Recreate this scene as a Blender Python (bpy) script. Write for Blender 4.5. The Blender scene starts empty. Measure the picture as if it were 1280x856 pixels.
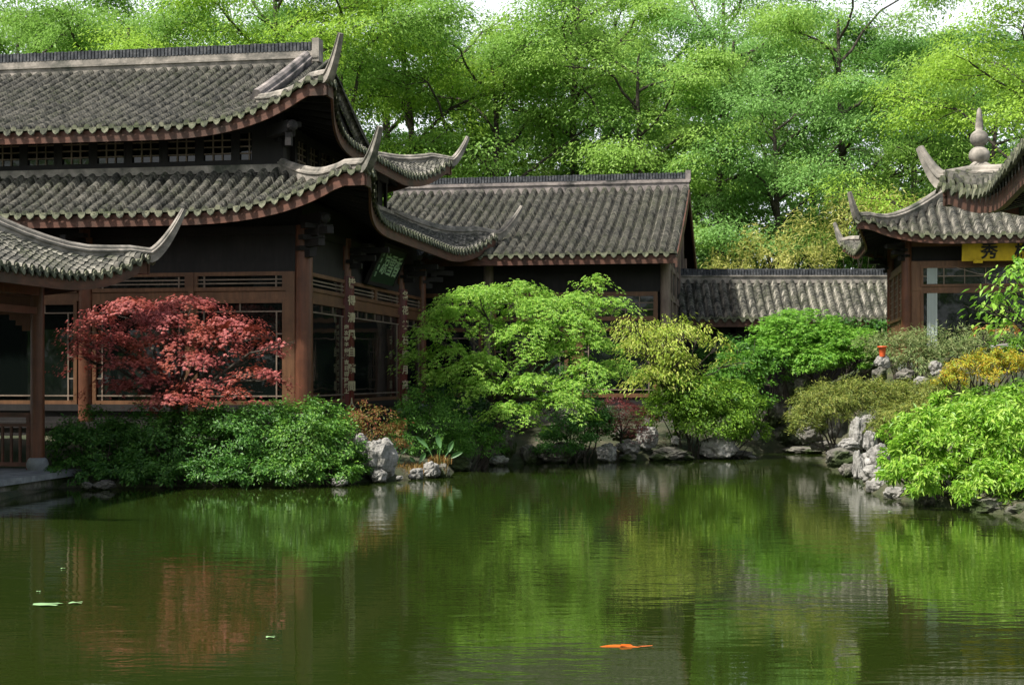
import bpy, math, random
import numpy as np
from mathutils import Vector, Matrix, noise as mn

U = 0.75                       # design units -> metres
F_, H_ = 1800.0, 2.4           # focal length in photo pixels, eye height (design units)
scene = bpy.context.scene
COL = scene.collection
rng = np.random.default_rng(7)
random.seed(7)

def P(px, py, D):
    return np.array([(px - 640) / F_ * D, D, H_ + (470 - py) / F_ * D])

# ------------------------------------------------------------------ meshes
class MB:
    def __init__(s): s.v = []; s.f = []; s.n = 0; s.c = {}
    def add(s, v, f):
        v = np.asarray(v, float).reshape(-1, 3)
        s.v.append(v)
        if isinstance(f, np.ndarray): s.f.append(f.astype(np.int64) + s.n)
        else:
            by = {}
            for q in f: by.setdefault(len(q), []).append(q)
            for q in by.values(): s.f.append(np.array(q, np.int64) + s.n)
        s.n += len(v)
    def box(s, a, b):
        x0, y0, z0 = a; x1, y1, z1 = b
        v = [(x0,y0,z0),(x1,y0,z0),(x1,y1,z0),(x0,y1,z0),(x0,y0,z1),(x1,y0,z1),(x1,y1,z1),(x0,y1,z1)]
        s.add(v, [(0,3,2,1),(4,5,6,7),(0,1,5,4),(1,2,6,5),(2,3,7,6),(3,0,4,7)])
    def obox(s, c, ax, ay, az, hx, hy, hz):
        c, ax, ay, az = map(np.asarray, (c, ax, ay, az))
        v = [c + ax*hx*i + ay*hy*j + az*hz*k for k in (-1,1) for (i,j) in ((-1,-1),(1,-1),(1,1),(-1,1))]
        s.add(v, [(0,3,2,1),(4,5,6,7),(0,1,5,4),(1,2,6,5),(2,3,7,6),(3,0,4,7)])
    def bar(s, a, b, w, h=None):
        a = np.asarray(a, float); b = np.asarray(b, float); h = h or w
        d = b - a; L = np.linalg.norm(d); d /= L
        up = np.array([0,0,1.]) if abs(d[2]) < .95 else np.array([1.,0,0])
        sx = np.cross(d, up); sx /= np.linalg.norm(sx); up = np.cross(sx, d)
        s.obox((a+b)/2, sx, d, up, w/2, L/2, h/2)
    def sweep(s, path, prof, scale=None, caps=True):
        """prof: closed list of (side, up); path: points; side axis is horizontal"""
        path = np.asarray(path, float); m = len(prof); n = len(path); V = []
        for i in range(n):
            t = path[min(i+1,n-1)] - path[max(i-1,0)]; t /= np.linalg.norm(t)
            sd = np.cross(t, (0,0,1.)); q = np.linalg.norm(sd)
            sd = sd/q if q > 1e-4 else np.array([1.,0,0]); up = np.cross(sd, t)
            sw, sh = (1,1) if scale is None else scale[i]
            for (a, b) in prof: V.append(path[i] + sd*a*sw + up*b*sh)
        f = [(i*m+j, i*m+(j+1)%m, (i+1)*m+(j+1)%m, (i+1)*m+j) for i in range(n-1) for j in range(m)]
        s.add(V, f)
        if caps:
            s.add(V[:m], [tuple(range(m-1,-1,-1))]); s.add(V[-m:], [tuple(range(m))])
    def tube(s, pts, radii, n=8):
        prof = [(math.cos(2*math.pi*k/n), math.sin(2*math.pi*k/n)) for k in range(n)]
        pts = np.asarray(pts, float); V = []; N = len(pts)
        ref = None
        for i in range(N):
            t = pts[min(i+1,N-1)] - pts[max(i-1,0)]; t /= (np.linalg.norm(t)+1e-9)
            if ref is None:
                ref = np.cross(t, (0,1.,0)) if abs(t[1]) < .9 else np.cross(t, (1.,0,0))
            ref = ref - t*np.dot(ref, t); ref /= np.linalg.norm(ref); b = np.cross(t, ref)
            for (a, c) in prof: V.append(pts[i] + (ref*a + b*c)*radii[i])
        f = [(i*n+j, i*n+(j+1)%n, (i+1)*n+(j+1)%n, (i+1)*n+j) for i in range(N-1) for j in range(n)]
        s.add(V, f)
        s.add(V[:n], [tuple(range(n-1,-1,-1))]); s.add(V[-n:], [tuple(range(n))])
    def lathe(s, c, prof, n=20):
        c = np.asarray(c, float); V = []
        for (r, z) in prof:
            for k in range(n):
                a = 2*math.pi*k/n; V.append(c + (r*math.cos(a), r*math.sin(a), z))
        f = [(i*n+j, i*n+(j+1)%n, (i+1)*n+(j+1)%n, (i+1)*n+j) for i in range(len(prof)-1) for j in range(n)]
        s.add(V, f); s.add(V[:n], [tuple(range(n-1,-1,-1))]); s.add(V[-n:], [tuple(range(n))])
    def build(s, name, mat, parent=None, smooth=False):
        me = bpy.data.meshes.new(name)
        if s.n:
            V = np.concatenate(s.v).astype(np.float32)
            loops = np.concatenate([q.reshape(-1) for q in s.f]).astype(np.int32)
            tot = np.concatenate([np.full(len(q), q.shape[1]) for q in s.f]).astype(np.int32)
            st = np.concatenate([[0], np.cumsum(tot)[:-1]]).astype(np.int32)
            me.vertices.add(len(V)); me.vertices.foreach_set('co', V.reshape(-1))
            me.loops.add(len(loops)); me.loops.foreach_set('vertex_index', loops)
            me.polygons.add(len(tot)); me.polygons.foreach_set('loop_start', st); me.polygons.foreach_set('loop_total', tot)
            me.polygons.foreach_set('use_smooth', np.full(len(tot), smooth))
            me.update(calc_edges=True); me.validate()
        if s.c:
            at = me.color_attributes.new('mark', 'FLOAT_COLOR', 'POINT'); cc = np.zeros((len(V), 4), np.float32); cc[:, 3] = 1
            for st_, arr in s.c.items(): cc[st_:st_+len(arr), 0] = arr
            at.data.foreach_set('color', cc.reshape(-1))
        me.materials.append(mat)
        o = bpy.data.objects.new(name, me); COL.objects.link(o)
        if parent: o.parent = parent
        return o

def tag(o, label=None, cat=None, group=None, kind=None):
    if label: o['label'] = label
    if cat: o['category'] = cat
    if group: o['group'] = group
    if kind: o['kind'] = kind
    return o
def empty(name, loc, rot, label, cat, group=None, s=1):
    o = bpy.data.objects.new(name, None); COL.objects.link(o); o.empty_display_size = .3
    o.location = loc; o.rotation_euler = (0,0,rot); o.scale = (s,s,s)
    return tag(o, label, cat, group)

# ------------------------------------------------------------------ materials
class NT:
    def __init__(s, name):
        s.m = bpy.data.materials.new(name); s.m.use_nodes = True
        s.t = s.m.node_tree; s.b = s.t.nodes['Principled BSDF']; s.out = s.t.nodes['Material Output']
    def n(s, ty, **k):
        nd = s.t.nodes.new(ty)
        for a, v in k.items():
            if a.startswith('i_'): nd.inputs[a[2:].replace('_', ' ')].default_value = v
            else: setattr(nd, a, v)
        return nd
    def l(s, a, b): s.t.links.new(a, b)
    def coord(s, scale=(1,1,1), kind='Object'):
        c = s.n('ShaderNodeTexCoord'); mp = s.n('ShaderNodeMapping'); mp.inputs['Scale'].default_value = scale
        s.l(c.outputs[kind], mp.inputs['Vector']); return mp.outputs[0]
    def noise(s, vec, scale, detail=6, rough=.6, dist=0):
        nd = s.n('ShaderNodeTexNoise'); nd.inputs['Scale'].default_value = scale; nd.inputs['Detail'].default_value = detail
        nd.inputs['Roughness'].default_value = rough; nd.inputs['Distortion'].default_value = dist
        if vec is not None: s.l(vec, nd.inputs['Vector'])
        return nd.outputs['Fac']
    def ramp(s, fac, stops):
        r = s.n('ShaderNodeValToRGB'); e = r.color_ramp.elements
        while len(e) > 1: e.remove(e[-1])
        for i, (p, c) in enumerate(stops):
            q = e[0] if i == 0 else e.new(p)
            q.position = p; q.color = (*c, 1) if len(c) == 3 else c
        s.l(fac, r.inputs['Fac']); return r.outputs['Color']
    def mix(s, fac, a, b, mode='MIX'):
        m = s.n('ShaderNodeMix', data_type='RGBA', blend_type=mode)
        for sock, v in ((m.inputs['Factor'], fac), (m.inputs['A'], a), (m.inputs['B'], b)):
            if isinstance(v, bpy.types.NodeSocket): s.l(v, sock)
            elif isinstance(v, (int, float)): sock.default_value = v
            else: sock.default_value = (*v, 1)
        # colour sockets share names; pick the RGBA ones explicitly
        return m.outputs['Result']
    def bump(s, h, strength=.5, dist=.02):
        b = s.n('ShaderNodeBump'); b.inputs['Strength'].default_value = strength; b.inputs['Distance'].default_value = dist
        s.l(h, b.inputs['Height']); s.l(b.outputs[0], s.b.inputs['Normal']); return b

def _mixfix(nt, fac, a, b, mode='MIX'):
    m = nt.n('ShaderNodeMix', data_type='RGBA', blend_type=mode)
    ins = {i.identifier: i for i in m.inputs}
    outs = {o.identifier: o for o in m.outputs}
    for sock, v in ((ins['Factor_Float'], fac), (ins['A_Color'], a), (ins['B_Color'], b)):
        if isinstance(v, bpy.types.NodeSocket): nt.l(v, sock)
        elif isinstance(v, (int, float)): sock.default_value = v
        else: sock.default_value = (*v, 1)
    return outs['Result_Color']
NT.mix = _mixfix

def stone_like(name, c1, c2, c3, scale=4, rough=.9, bump=.6, bdist=.03, moss=None, moss_at=.55):
    t = NT(name); co = t.coord()
    a = t.noise(co, scale, 8, .65, .3)
    col = t.ramp(a, [(.3, c1), (.5, c2), (.7, c3)])
    if moss and 'rock' in name:      # algae and wet stone at the waterline
        gp = t.n('ShaderNodeNewGeometry'); sx = t.n('ShaderNodeSeparateXYZ'); t.l(gp.outputs['Position'], sx.inputs[0])
        ad = t.n('ShaderNodeMath', operation='MULTIPLY_ADD'); ad.inputs[1].default_value = .16; t.l(a, ad.inputs[0])
        ng = t.n('ShaderNodeMath', operation='MULTIPLY'); ng.inputs[1].default_value = -1; t.l(sx.outputs[2], ng.inputs[0]); t.l(ng.outputs[0], ad.inputs[2])
        wf = t.ramp(ad.outputs[0], [(.01, (0,0,0)), (.06, (1,1,1))]); col = t.mix(wf, col, (.03,.032,.018))
    if moss:
        b = t.noise(co, scale*.45, 5, .6)
        f = t.ramp(b, [(moss_at-.05, (0,0,0)), (moss_at+.08, (1,1,1))])
        col = t.mix(f, col, moss)
    t.l(col, t.b.inputs['Base Color']); t.b.inputs['Roughness'].default_value = rough
    t.b.inputs['Specular IOR Level'].default_value = .25
    t.bump(t.noise(co, scale*3, 8, .7), bump, bdist)
    return t.m

def wood(name, c, var=.35, rough=.55, grain=(1,1,.08), weather=None):
    t = NT(name); co = t.coord(grain)
    a = t.noise(co, 14, 6, .65); b = t.noise(t.coord(), 1.3, 4, .6)
    dark = tuple(x*(1-var) for x in c); lite = tuple(min(1, x*(1+var)) for x in c)
    col = t.ramp(a, [(.3, dark), (.5, c), (.72, lite)])
    f = t.ramp(b, [(.42, (0,0,0)), (.68, (1,1,1))])
    col = t.mix(f, col, weather or tuple(x*.55 for x in c))
    t.l(col, t.b.inputs['Base Color']); t.b.inputs['Roughness'].default_value = rough
    t.b.inputs['Specular IOR Level'].default_value = .3
    t.bump(a, .25, .01); return t.m

def tile_mat(name, c1, c2, c3, moss, mossamt=.5):
    t = NT(name); co = t.coord()
    v = t.n('ShaderNodeTexVoronoi'); v.inputs['Scale'].default_value = 6.5; t.l(co, v.inputs['Vector'])
    sep = t.n('ShaderNodeSeparateColor'); t.l(v.outputs['Color'], sep.inputs[0])
    n1 = t.noise(co, 9, 6, .7)
    m = t.n('ShaderNodeMath', operation='ADD'); m.inputs[1].default_value = 0
    mm = t.n('ShaderNodeMath', operation='MULTIPLY'); mm.inputs[1].default_value = .35
    t.l(sep.outputs[0], mm.inputs[0]); t.l(mm.outputs[0], m.inputs[0]); t.l(n1, m.inputs[1])
    col = t.ramp(m.outputs[0], [(.42, c1), (.62, c2), (.9, c3)])
    n2 = t.noise(co, .7, 6, .7, .5)
    f = t.ramp(n2, [(1-mossamt-.07, (0,0,0)), (1-mossamt+.1, (1,1,1))])
    n3 = t.noise(co, 22, 3, .6)
    f2 = t.ramp(n3, [(.45, (0,0,0)), (.6, (.8,.8,.8))])
    ff = t.mix(1.0, f, f2, 'MULTIPLY')
    col = t.mix(ff, col, moss)
    at = t.n('ShaderNodeAttribute', attribute_name='mark'); sp = t.n('ShaderNodeSeparateColor'); t.l(at.outputs['Color'], sp.inputs[0])
    mf = t.n('ShaderNodeMath', operation='MULTIPLY'); t.l(sp.outputs[0], mf.inputs[0]); t.l(n3, mf.inputs[1])
    mg = t.n('ShaderNodeMath', operation='MULTIPLY', use_clamp=True); mg.inputs[1].default_value = 1.5; t.l(mf.outputs[0], mg.inputs[0])
    col = t.mix(mg.outputs[0], col, (.42,.39,.32))
    t.l(col, t.b.inputs['Base Color']); t.b.inputs['Roughness'].default_value = .8
    t.b.inputs['Specular IOR Level'].default_value = .35
    t.bump(t.noise(co, 30, 5, .7), .35, .01); return t.m

def leaf_mat(name, ca, cb, cc, trans=.4, gloss=.08, hue=None):
    """leaf colours vary leaf by leaf (island) and in large natural patches"""
    t = NT(name); g = t.n('ShaderNodeNewGeometry')
    col = t.ramp(g.outputs['Random Per Island'], [(0, ca), (.5, cb), (1, cc)])
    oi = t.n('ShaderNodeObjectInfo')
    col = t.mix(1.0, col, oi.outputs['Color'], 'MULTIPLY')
    if hue:
        f = t.ramp(t.noise(t.coord(), hue[1], 3, .6), [(.45, (0,0,0)), (.6, (1,1,1))])
        col = t.mix(f, col, hue[0])
    d = t.n('ShaderNodeBsdfDiffuse'); tr = t.n('ShaderNodeBsdfTranslucent'); gl = t.n('ShaderNodeBsdfGlossy')
    gl.inputs['Roughness'].default_value = .5
    hs = t.n('ShaderNodeHueSaturation'); hs.inputs['Value'].default_value = 1.25; hs.inputs['Hue'].default_value = .5
    t.l(col, hs.inputs['Color'])
    t.l(col, d.inputs['Color']); t.l(hs.outputs[0], tr.inputs['Color'])
    m1 = t.n('ShaderNodeMixShader'); m1.inputs[0].default_value = trans
    t.l(d.outputs[0], m1.inputs[1]); t.l(tr.outputs[0], m1.inputs[2])
    m2 = t.n('ShaderNodeMixShader'); m2.inputs[0].default_value = gloss
    t.l(m1.outputs[0], m2.inputs[1]); t.l(gl.outputs[0], m2.inputs[2])
    t.l(m2.outputs[0], t.out.inputs['Surface']); return t.m

def flat(name, c, rough=.6, spec=.3, metal=0):
    t = NT(name); t.b.inputs['Base Color'].default_value = (*c, 1); t.b.inputs['Roughness'].default_value = rough
    t.b.inputs['Specular IOR Level'].default_value = spec; t.b.inputs['Metallic'].default_value = metal
    return t.m

M = dict(
    tile=tile_mat('roof_tile', (.010,.011,.009), (.036,.036,.029), (.12,.112,.09), (.045,.055,.018), .48),
    drip=tile_mat('drip_tile', (.02,.022,.014), (.06,.065,.04), (.17,.17,.11), (.065,.085,.03), .5),
    plaster=stone_like('ridge_plaster', (.07,.07,.06), (.21,.19,.16), (.38,.34,.29), 2.5, .85, .4, .02, (.06,.065,.05), .6),
    pink=stone_like('ridge_wash', (.09,.085,.08), (.20,.175,.16), (.32,.28,.25), 3, .85, .4, .02, (.05,.05,.045), .58),
    cap=stone_like('ridge_cap', (.02,.022,.025), (.05,.055,.06), (.13,.13,.13), 6, .85, .7, .03),
    fascia=wood('fascia_wood', (.105,.045,.028), .4, .6, (.2,.2,1), (.05,.03,.02)),
    wood=wood('window_wood', (.14,.068,.032), .3, .5),
    column=wood('column_wood', (.115,.044,.022), .35, .45),
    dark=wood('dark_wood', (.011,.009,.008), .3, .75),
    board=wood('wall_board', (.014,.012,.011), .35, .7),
    grey_wood=wood('grey_wood', (.20,.15,.12), .3, .7),
    lattice=wood('lattice_wood', (.20,.15,.11), .25, .6),
    red=wood('red_lacquer', (.10,.012,.010), .25, .35),
    green_lacquer=flat('green_lacquer', (.006,.03,.010), .45),
    gold=flat('gold_paint', (.42,.36,.22), .5),
    pale_paint=flat('pale_green_paint', (.28,.42,.25), .5),
    yellow=wood('yellow_board', (.52,.36,.015), .15, .5),
    ink=flat('black_ink', (.012,.011,.012), .5),
    curtain=flat('curtain_cloth', (.34,.38,.36), .9, .1),
    stone=stone_like('cut_stone', (.10,.11,.11), (.19,.20,.20), (.30,.31,.30), 3, .85, .4, .015),
    rock=stone_like('pale_rock', (.09,.085,.075), (.26,.25,.225), (.50,.48,.45), 2.2, .9, .9, .05, (.05,.055,.03), .62),
    rockd=stone_like('dark_rock', (.045,.045,.035), (.14,.13,.11), (.30,.28,.24), 2.4, .9, .9, .05, (.035,.05,.015), .5),
    bark=stone_like('bark', (.02,.017,.013), (.05,.042,.033), (.10,.085,.065), 5, .95, .9, .04),
    orange=flat('orange_glaze', (.55,.10,.03), .35),
)
t = NT('window_glass'); t.b.inputs['Base Color'].default_value = (.004,.006,.005,1); t.b.inputs['Roughness'].default_value = .04
t.b.inputs['Specular IOR Level'].default_value = .4; t.bump(t.noise(t.coord(), 1.2, 2), .06, .05); M['glass'] = t.m

# ------------------------------------------------------------------ tiled roofs
PITCH, COURSE = .316, .125
DSC = 1.0
A_ = np.array([-.5,-.4,-.29,-.25,-.17,-.06,.06,.17,.25,.29,.4,.5])
PH_ = np.where(np.abs(A_) < .29, .125*np.sqrt(np.clip(1-(A_/.29)**2, 0, 1)), -.085*(np.abs(A_)-.29)/.21)
MK_ = np.array([0,0,.9,.7,.1,0,0,.05,.35,.55,0,0])

class Slope:
    def __init__(s, O, es, et, length, T, z0, F, left, right, Pp=.6, L=.9, R=4.0, full=None, ext=(0,0)):
        s.O = np.array([O[0], O[1], 0.]); s.es = np.array([*es, 0.]); s.et = np.array([*et, 0.])
        s.len = length; s.T = T; s.z0 = z0; s.F = F; s.l = left; s.r = right; s.P = Pp; s.L = L; s.R = R
        s.full = full          # beyond this distance from the hip the row runs on to T (gabled hip)
        s.ext = ext
    def d(s, x):
        a = 1e9
        if s.l: a = min(a, x)
        if s.r: a = min(a, s.len - x)
        return a
    def g(s, d): return min(1., max(0., 1 - d/s.R))**2.3
    def te(s, x): return -s.P * s.g(s.d(x))
    def top(s, x):
        d = s.d(x)
        if s.full is not None and d >= s.full: return s.T
        return min(s.T, d)
    def pt(s, x, t):
        g = s.g(s.d(x))
        z = s.z0 + s.F(t) + s.L * g * max(0., 1 - (t + s.P) / (s.R*.9))**1.2
        return s.O + s.es*x + s.et*t + np.array([0,0,z])
    def rng(s):
        return (-s.P if s.l else -s.ext[0]), (s.len + s.P if s.r else s.len + s.ext[1])
    def build(s, tiles, drips, fasc, soff, t_in=1.6, rafters=True, fh=.26):
        a, b = s.rng(); n = max(1, int(round((b-a)/PITCH))); p = (b-a)/n
        m = len(A_)
        for k in range(n):
            c = a + (k+.5)*p
            xs = np.clip(c + A_*p, a+1e-4, b-1e-4)
            t0 = np.array([s.te(x) for x in xs]); t1 = np.array([max(s.top(x), s.te(x)) for x in xs])
            ln = float(t1.mean() - t0.mean())
            if ln < .04: continue
            nc = max(1, int(round(ln/COURSE))); V = []; CM = []
            ph = random.random()*.0
            for j in range(nc):
                jit = rng.normal(0, .0035); lat = rng.normal(0, .004)
                mk = rng.uniform(.0, 1.5)*(rng.uniform() < .8); CM += [MK_*mk + .10*mk*(np.abs(A_) < .3), MK_*mk*.5]
                for (w, up) in ((j/nc, .026), ((j+1)/nc, .0)):
                    for i, x in enumerate(xs):
                        q = s.pt(x + (lat if .5 < abs(A_[i]*2)+.5 < 1.4 else 0), t0[i] + (t1[i]-t0[i])*w)
                        V.append(q + (0, 0, PH_[i] + up + jit*(abs(A_[i]) < .3)))
            R = 2*nc
            idx = np.arange(R*m).reshape(R, m)
            f = np.stack([idx[:-1,:-1], idx[:-1,1:], idx[1:,1:], idx[1:,:-1]], -1).reshape(-1, 4)
            tiles.c[tiles.n] = np.concatenate(CM)
            tiles.add(V, f)
            # closing face of the lowest course
            lo = np.array(V[:m]); lo2 = lo.copy(); lo2[:,2] -= .07
            ii = np.arange(m-1)
            tiles.add(np.concatenate([lo, lo2]), np.stack([ii+m, ii+m+1, ii+1, ii], -1))
            # drip tile hanging from the gully on the left of this row, round boss on the cover row
            if ln > .12:
                for (x, w, h, kind) in ((a + k*p + .002, .088*DSC, .125*DSC, 0), (c, .075*DSC, .075*DSC, 1)):
                    e = s.pt(x, s.te(x)); e2 = s.pt(min(b-1e-3, x+.05), s.te(min(b-1e-3, x+.05)))
                    al = e2 - e; al /= np.linalg.norm(al) + 1e-9
                    out = -s.et
                    if kind == 0:
                        sh = [(-w,.035),(-w*1.02,-.03),(-w*.72,-h*.62),(-w*.25,-h*.88),(0,-h),(w*.25,-h*.88),(w*.72,-h*.62),(w*1.02,-.03),(w,.035),(w*.5,.0),(0,-.015),(-w*.5,.0)]
                        cc = e + out*.035 + rng.normal(0,.004,3)
                    else:
                        sh = [(w*math.cos(q), w*math.sin(q)+.035) for q in np.linspace(math.pi, 0, 8)] + [(w,.0),(-w,.0)]
                        cc = e + out*.012
                    tl = np.array([0,0,1.]) + out*(-.25 if kind == 0 else 0)
                    V1 = [cc + al*u + tl*v for (u, v) in sh]; V2 = [q + out*.03 for q in V1]; q_ = len(sh)
                    drips.add(V1 + V2, [tuple(range(q_, 2*q_)), tuple(range(q_-1, -1, -1))] + [(i, (i+1)%q_, (i+1)%q_+q_, i+q_) for i in range(q_)])
        # fascia board follows the eave
        N = max(8, int((b-a)/.25)); xs = np.linspace(a, b, N+1)
        pts = []
        for x in xs:
            q = s.pt(x, s.te(x)+.07); pts.append(q - (0,0,.06))
        pr = [(-.03,0),(.03,0),(.03,-fh),(-.03,-fh)]
        V = []
        for q in pts:
            for (o_, u_) in pr: V.append(q + s.et*o_ + np.array([0,0,u_]))
        fasc.add(V, [(i*4+j, i*4+(j+1)%4, i*4+4+(j+1)%4, i*4+4+j) for i in range(N) for j in range(4)] + [(3,2,1,0), (N*4, N*4+1, N*4+2, N*4+3)])
        V = []                                   # mortar bed the drip tiles sit in
        for q in pts:
            for (o_, u_) in ((-.10,.075),(.0,.075),(.0,.03),(-.10,.03)): V.append(q + s.et*o_ + np.array([0,0,u_]))
        drips.add(V, [(i*4+j, i*4+(j+1)%4, i*4+4+(j+1)%4, i*4+4+j) for i in range(N) for j in range(4)] + [(3,2,1,0), (N*4, N*4+1, N*4+2, N*4+3)])
        # soffit sheet and rafters
        S = 6; V = []
        for x in xs:
            t0 = s.te(x)+.1; t1 = max(t0+.01, min(t_in, s.top(x)))
            for j in range(S+1):
                V.append(s.pt(x, t0+(t1-t0)*j/S) - (0,0,.13))
        f = [(i*(S+1)+j, i*(S+1)+j+1, (i+1)*(S+1)+j+1, (i+1)*(S+1)+j) for i in range(N) for j in range(S)]
        soff.add(V, f)
        if rafters:
            for k in range(n):
                x = a + (k+.5)*p; t0 = s.te(x)+.1; t1 = min(t_in, s.top(x))
                if t1 - t0 < .3: continue
                prev = None
                for w in (0, .33, .66, 1):
                    q = s.pt(x, t0 + (t1-t0)*w) - (0,0,.19)
                    if prev is not None: soff.bar(prev, q, .085, .11)
                    prev = q

RP = [(-.5,-.22),(-.5,.42),(-.68,.5),(-.68,.62),(-.45,.7),(-.42,.86),(-.2,1),(.2,1),(.42,.86),(.45,.7),(.68,.62),(.68,.5),(.5,.42),(.5,-.22)]
def ridge_sweep(mb, path, w, h, scale=None):
    mb.sweep(path, [(a*w, b*h) for a, b in RP], scale)

def hip_path(corner, dirxy, surf, dmax, Pp, horn=(.55, .95), steps=14, low=.0):
    """corner: nominal corner xy, dirxy: outward diagonal signs, surf(d)->z on the hip, d measured inward"""
    path = []; sc = []
    for i in range(steps+1):
        d = dmax + (-Pp - dmax)*i/steps
        path.append(np.array([corner[0]-dirxy[0]*d, corner[1]-dirxy[1]*d, surf(d)+low])); sc.append((1, .75+.25*min(1, i/4)-.22*max(0, (i-steps+5)/5)))
    e, up = horn; base = path[-1]
    slope = (path[-1][2]-path[-2][2]) / (Pp+dmax) * steps
    for i in range(1, 10):
        u = i/9
        out = e*(u - .1*u*u)
        path.append(base + np.array([dirxy[0]*out, dirxy[1]*out, min(slope,.5)*e*u + (up-min(slope,.5)*e)*u**1.4]))
        sc.append((1-.5*u, .78-.5*u))
    return path, sc

def hip_roof(root, name, x0, x1, y0, y1, z0, F, Pp, L, R, T, sides='FRBL', corners=('fr','fl','br','bl'), horn=(.5,.9), rw=.2, rh=.34, t_in=1.6, full=None, Ts=None, fh=.2, ext=0, ridge_d=None, mats=None):
    fh = fh*1.35
    """corners: which corners are hips; a missing corner is a plain verge"""
    W, Dp = x1-x0, y1-y0
    S = {}
    H = {c: (c in corners) for c in ('fr','fl','br','bl')}
    Ts = Ts or {}
    ful = full or {}
    S['F'] = Slope((x0,y0), (1,0), (0,1), W, Ts.get('F',T), z0, F, H['fl'], H['fr'], Pp, L, R, ful.get('F'))
    S['R'] = Slope((x1,y0), (0,1), (-1,0), Dp, Ts.get('R',T), z0, F, H['fr'], H['br'], Pp, L, R, ful.get('R'))
    S['B'] = Slope((x1,y1), (-1,0), (0,-1), W, Ts.get('B',T), z0, F, H['br'], H['bl'], Pp, L, R, ful.get('B'))
    S['L'] = Slope((x0,y1), (0,-1), (1,0), Dp, Ts.get('L',T), z0, F, H['bl'], H['fl'], Pp, L, R, ful.get('L'))
    ti, dr, fa, so = MB(), MB(), MB(), MB()
    for k in sides: S[k].build(ti, dr, fa, so, t_in, True, fh)
    roof = ti.build(name, M['tile'], root)
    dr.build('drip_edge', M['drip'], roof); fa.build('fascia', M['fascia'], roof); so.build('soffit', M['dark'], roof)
    pos = {'fr': (x1,y0,1,-1), 'fl': (x0,y0,-1,-1), 'br': (x1,y1,1,1), 'bl': (x0,y1,-1,1)}
    for c in corners:
        cx, cy, sx, sy = pos[c]
        s0 = S['F']
        def surf(d, s0=s0):
            g = min(1., max(0., 1-d/R))**2.3
            return z0 + F(d) + L*g*max(0., 1-(d+Pp)/(R*.9))**1.2
        path, sc = hip_path((cx,cy), (sx,sy), surf, ridge_d or T, Pp, horn[c] if isinstance(horn, dict) else horn)
        mb = MB(); ridge_sweep(mb, path, rw, rh, sc)
        mb.build('hip_ridge', M['plaster'], roof)
    return roof, S

# ------------------------------------------------------------------ joinery
def window(root, O, ex, w, z0, z1, style='tall', mat='wood', fw=.09, pane='glass', name='window', bars=None):
    """O: lower-left xy on the wall plane, ex: unit xy along the wall; outward normal is ex rotated -90 deg"""
    O = np.array([O[0], O[1], 0.]); ex = np.array([ex[0], ex[1], 0.]); n = np.array([ex[1], -ex[0], 0.])
    Z = np.array([0,0,1.])
    def bx(mb, u0, u1, a0, a1, d0, d1):
        c = O + ex*(u0+u1)/2 + n*(d0+d1)/2 + Z*(a0+a1)/2
        mb.obox(c, ex, n, Z, (u1-u0)/2, (d1-d0)/2, (a1-a0)/2)
    fr = MB()
    bx(fr, 0, w, z0, z0+fw, 0, .09); bx(fr, 0, w, z1-fw, z1, 0, .09)
    bx(fr, 0, fw, z0+fw, z1-fw, 0, .088); bx(fr, w-fw, w, z0+fw, z1-fw, 0, .088)
    f = fr.build(name, M[mat], root)
    p = MB(); bx(p, fw-.01, w-fw+.01, z0+fw-.01, z1-fw+.01, .005, .02); p.build('pane', M[pane], f)
    la = MB(); b = .032; a0, a1, u0, u1 = z0+fw, z1-fw, fw, w-fw
    if style == 'transom':
        nb = 3
        for i in range(1, nb): bx(la, u0, u1, a0+(a1-a0)*i/nb-b/2, a0+(a1-a0)*i/nb+b/2, .025, .06)
        for u in (u0+.16, u1-.16): bx(la, u-b/2, u+b/2, a0, a1, .024, .064)
    elif style == 'tall':
        t = a1-.2
        bx(la, u0, u1, t-b/2, t+b/2, .025, .06)
        for u in (u0+.15, u1-.15): bx(la, u-b/2, u+b/2, a0, t-b/2, .025, .06)
        k = max(2, int(w/.8))
        for i in range(1, k): bx(la, u0+(u1-u0)*i/k-b/2, u0+(u1-u0)*i/k+b/2, t+b/2, a1, .025, .058)
        for i in (1, 2, 3):
            zz = a0 + (t-a0)*i/4
            for (q0, q1) in ((u0, u0+.15-b/2), (u1-.15+b/2, u1)): bx(la, q0, q1, zz-b/2, zz+b/2, .025, .056)
        bx(la, u0, u1, a0+.1, a0+.1+b, .026, .062)
    else:
        nx, nz = style
        for i in range(1, nx): bx(la, u0+(u1-u0)*i/nx-b/2, u0+(u1-u0)*i/nx+b/2, a0, a1, .025, .06)
        for i in range(1, nz): bx(la, u0, u1, a0+(a1-a0)*i/nz-b/2, a0+(a1-a0)*i/nz+b/2, .024, .056)
    la.build('lattice', M['lattice'], f)
    return f

def column(root, x, y, z0, z1, r, mat='column', base=True):
    c = MB(); c.lathe((x,y,0), [(r,z0),(r*1.0,z0+.3),(r*.97,(z0+z1)/2),(r*.92,z1)], 20)
    o = c.build('column', M[mat], root, True)
    if base:
        b = MB(); b.lathe((x,y,0), [(r*1.25,z0-.02),(r*1.5,z0+.06),(r*1.55,z0+.14),(r*1.3,z0+.24),(r*1.02,z0+.27)], 20)
        b.build('column_base', M['stone'], o, True)
    return o

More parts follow.
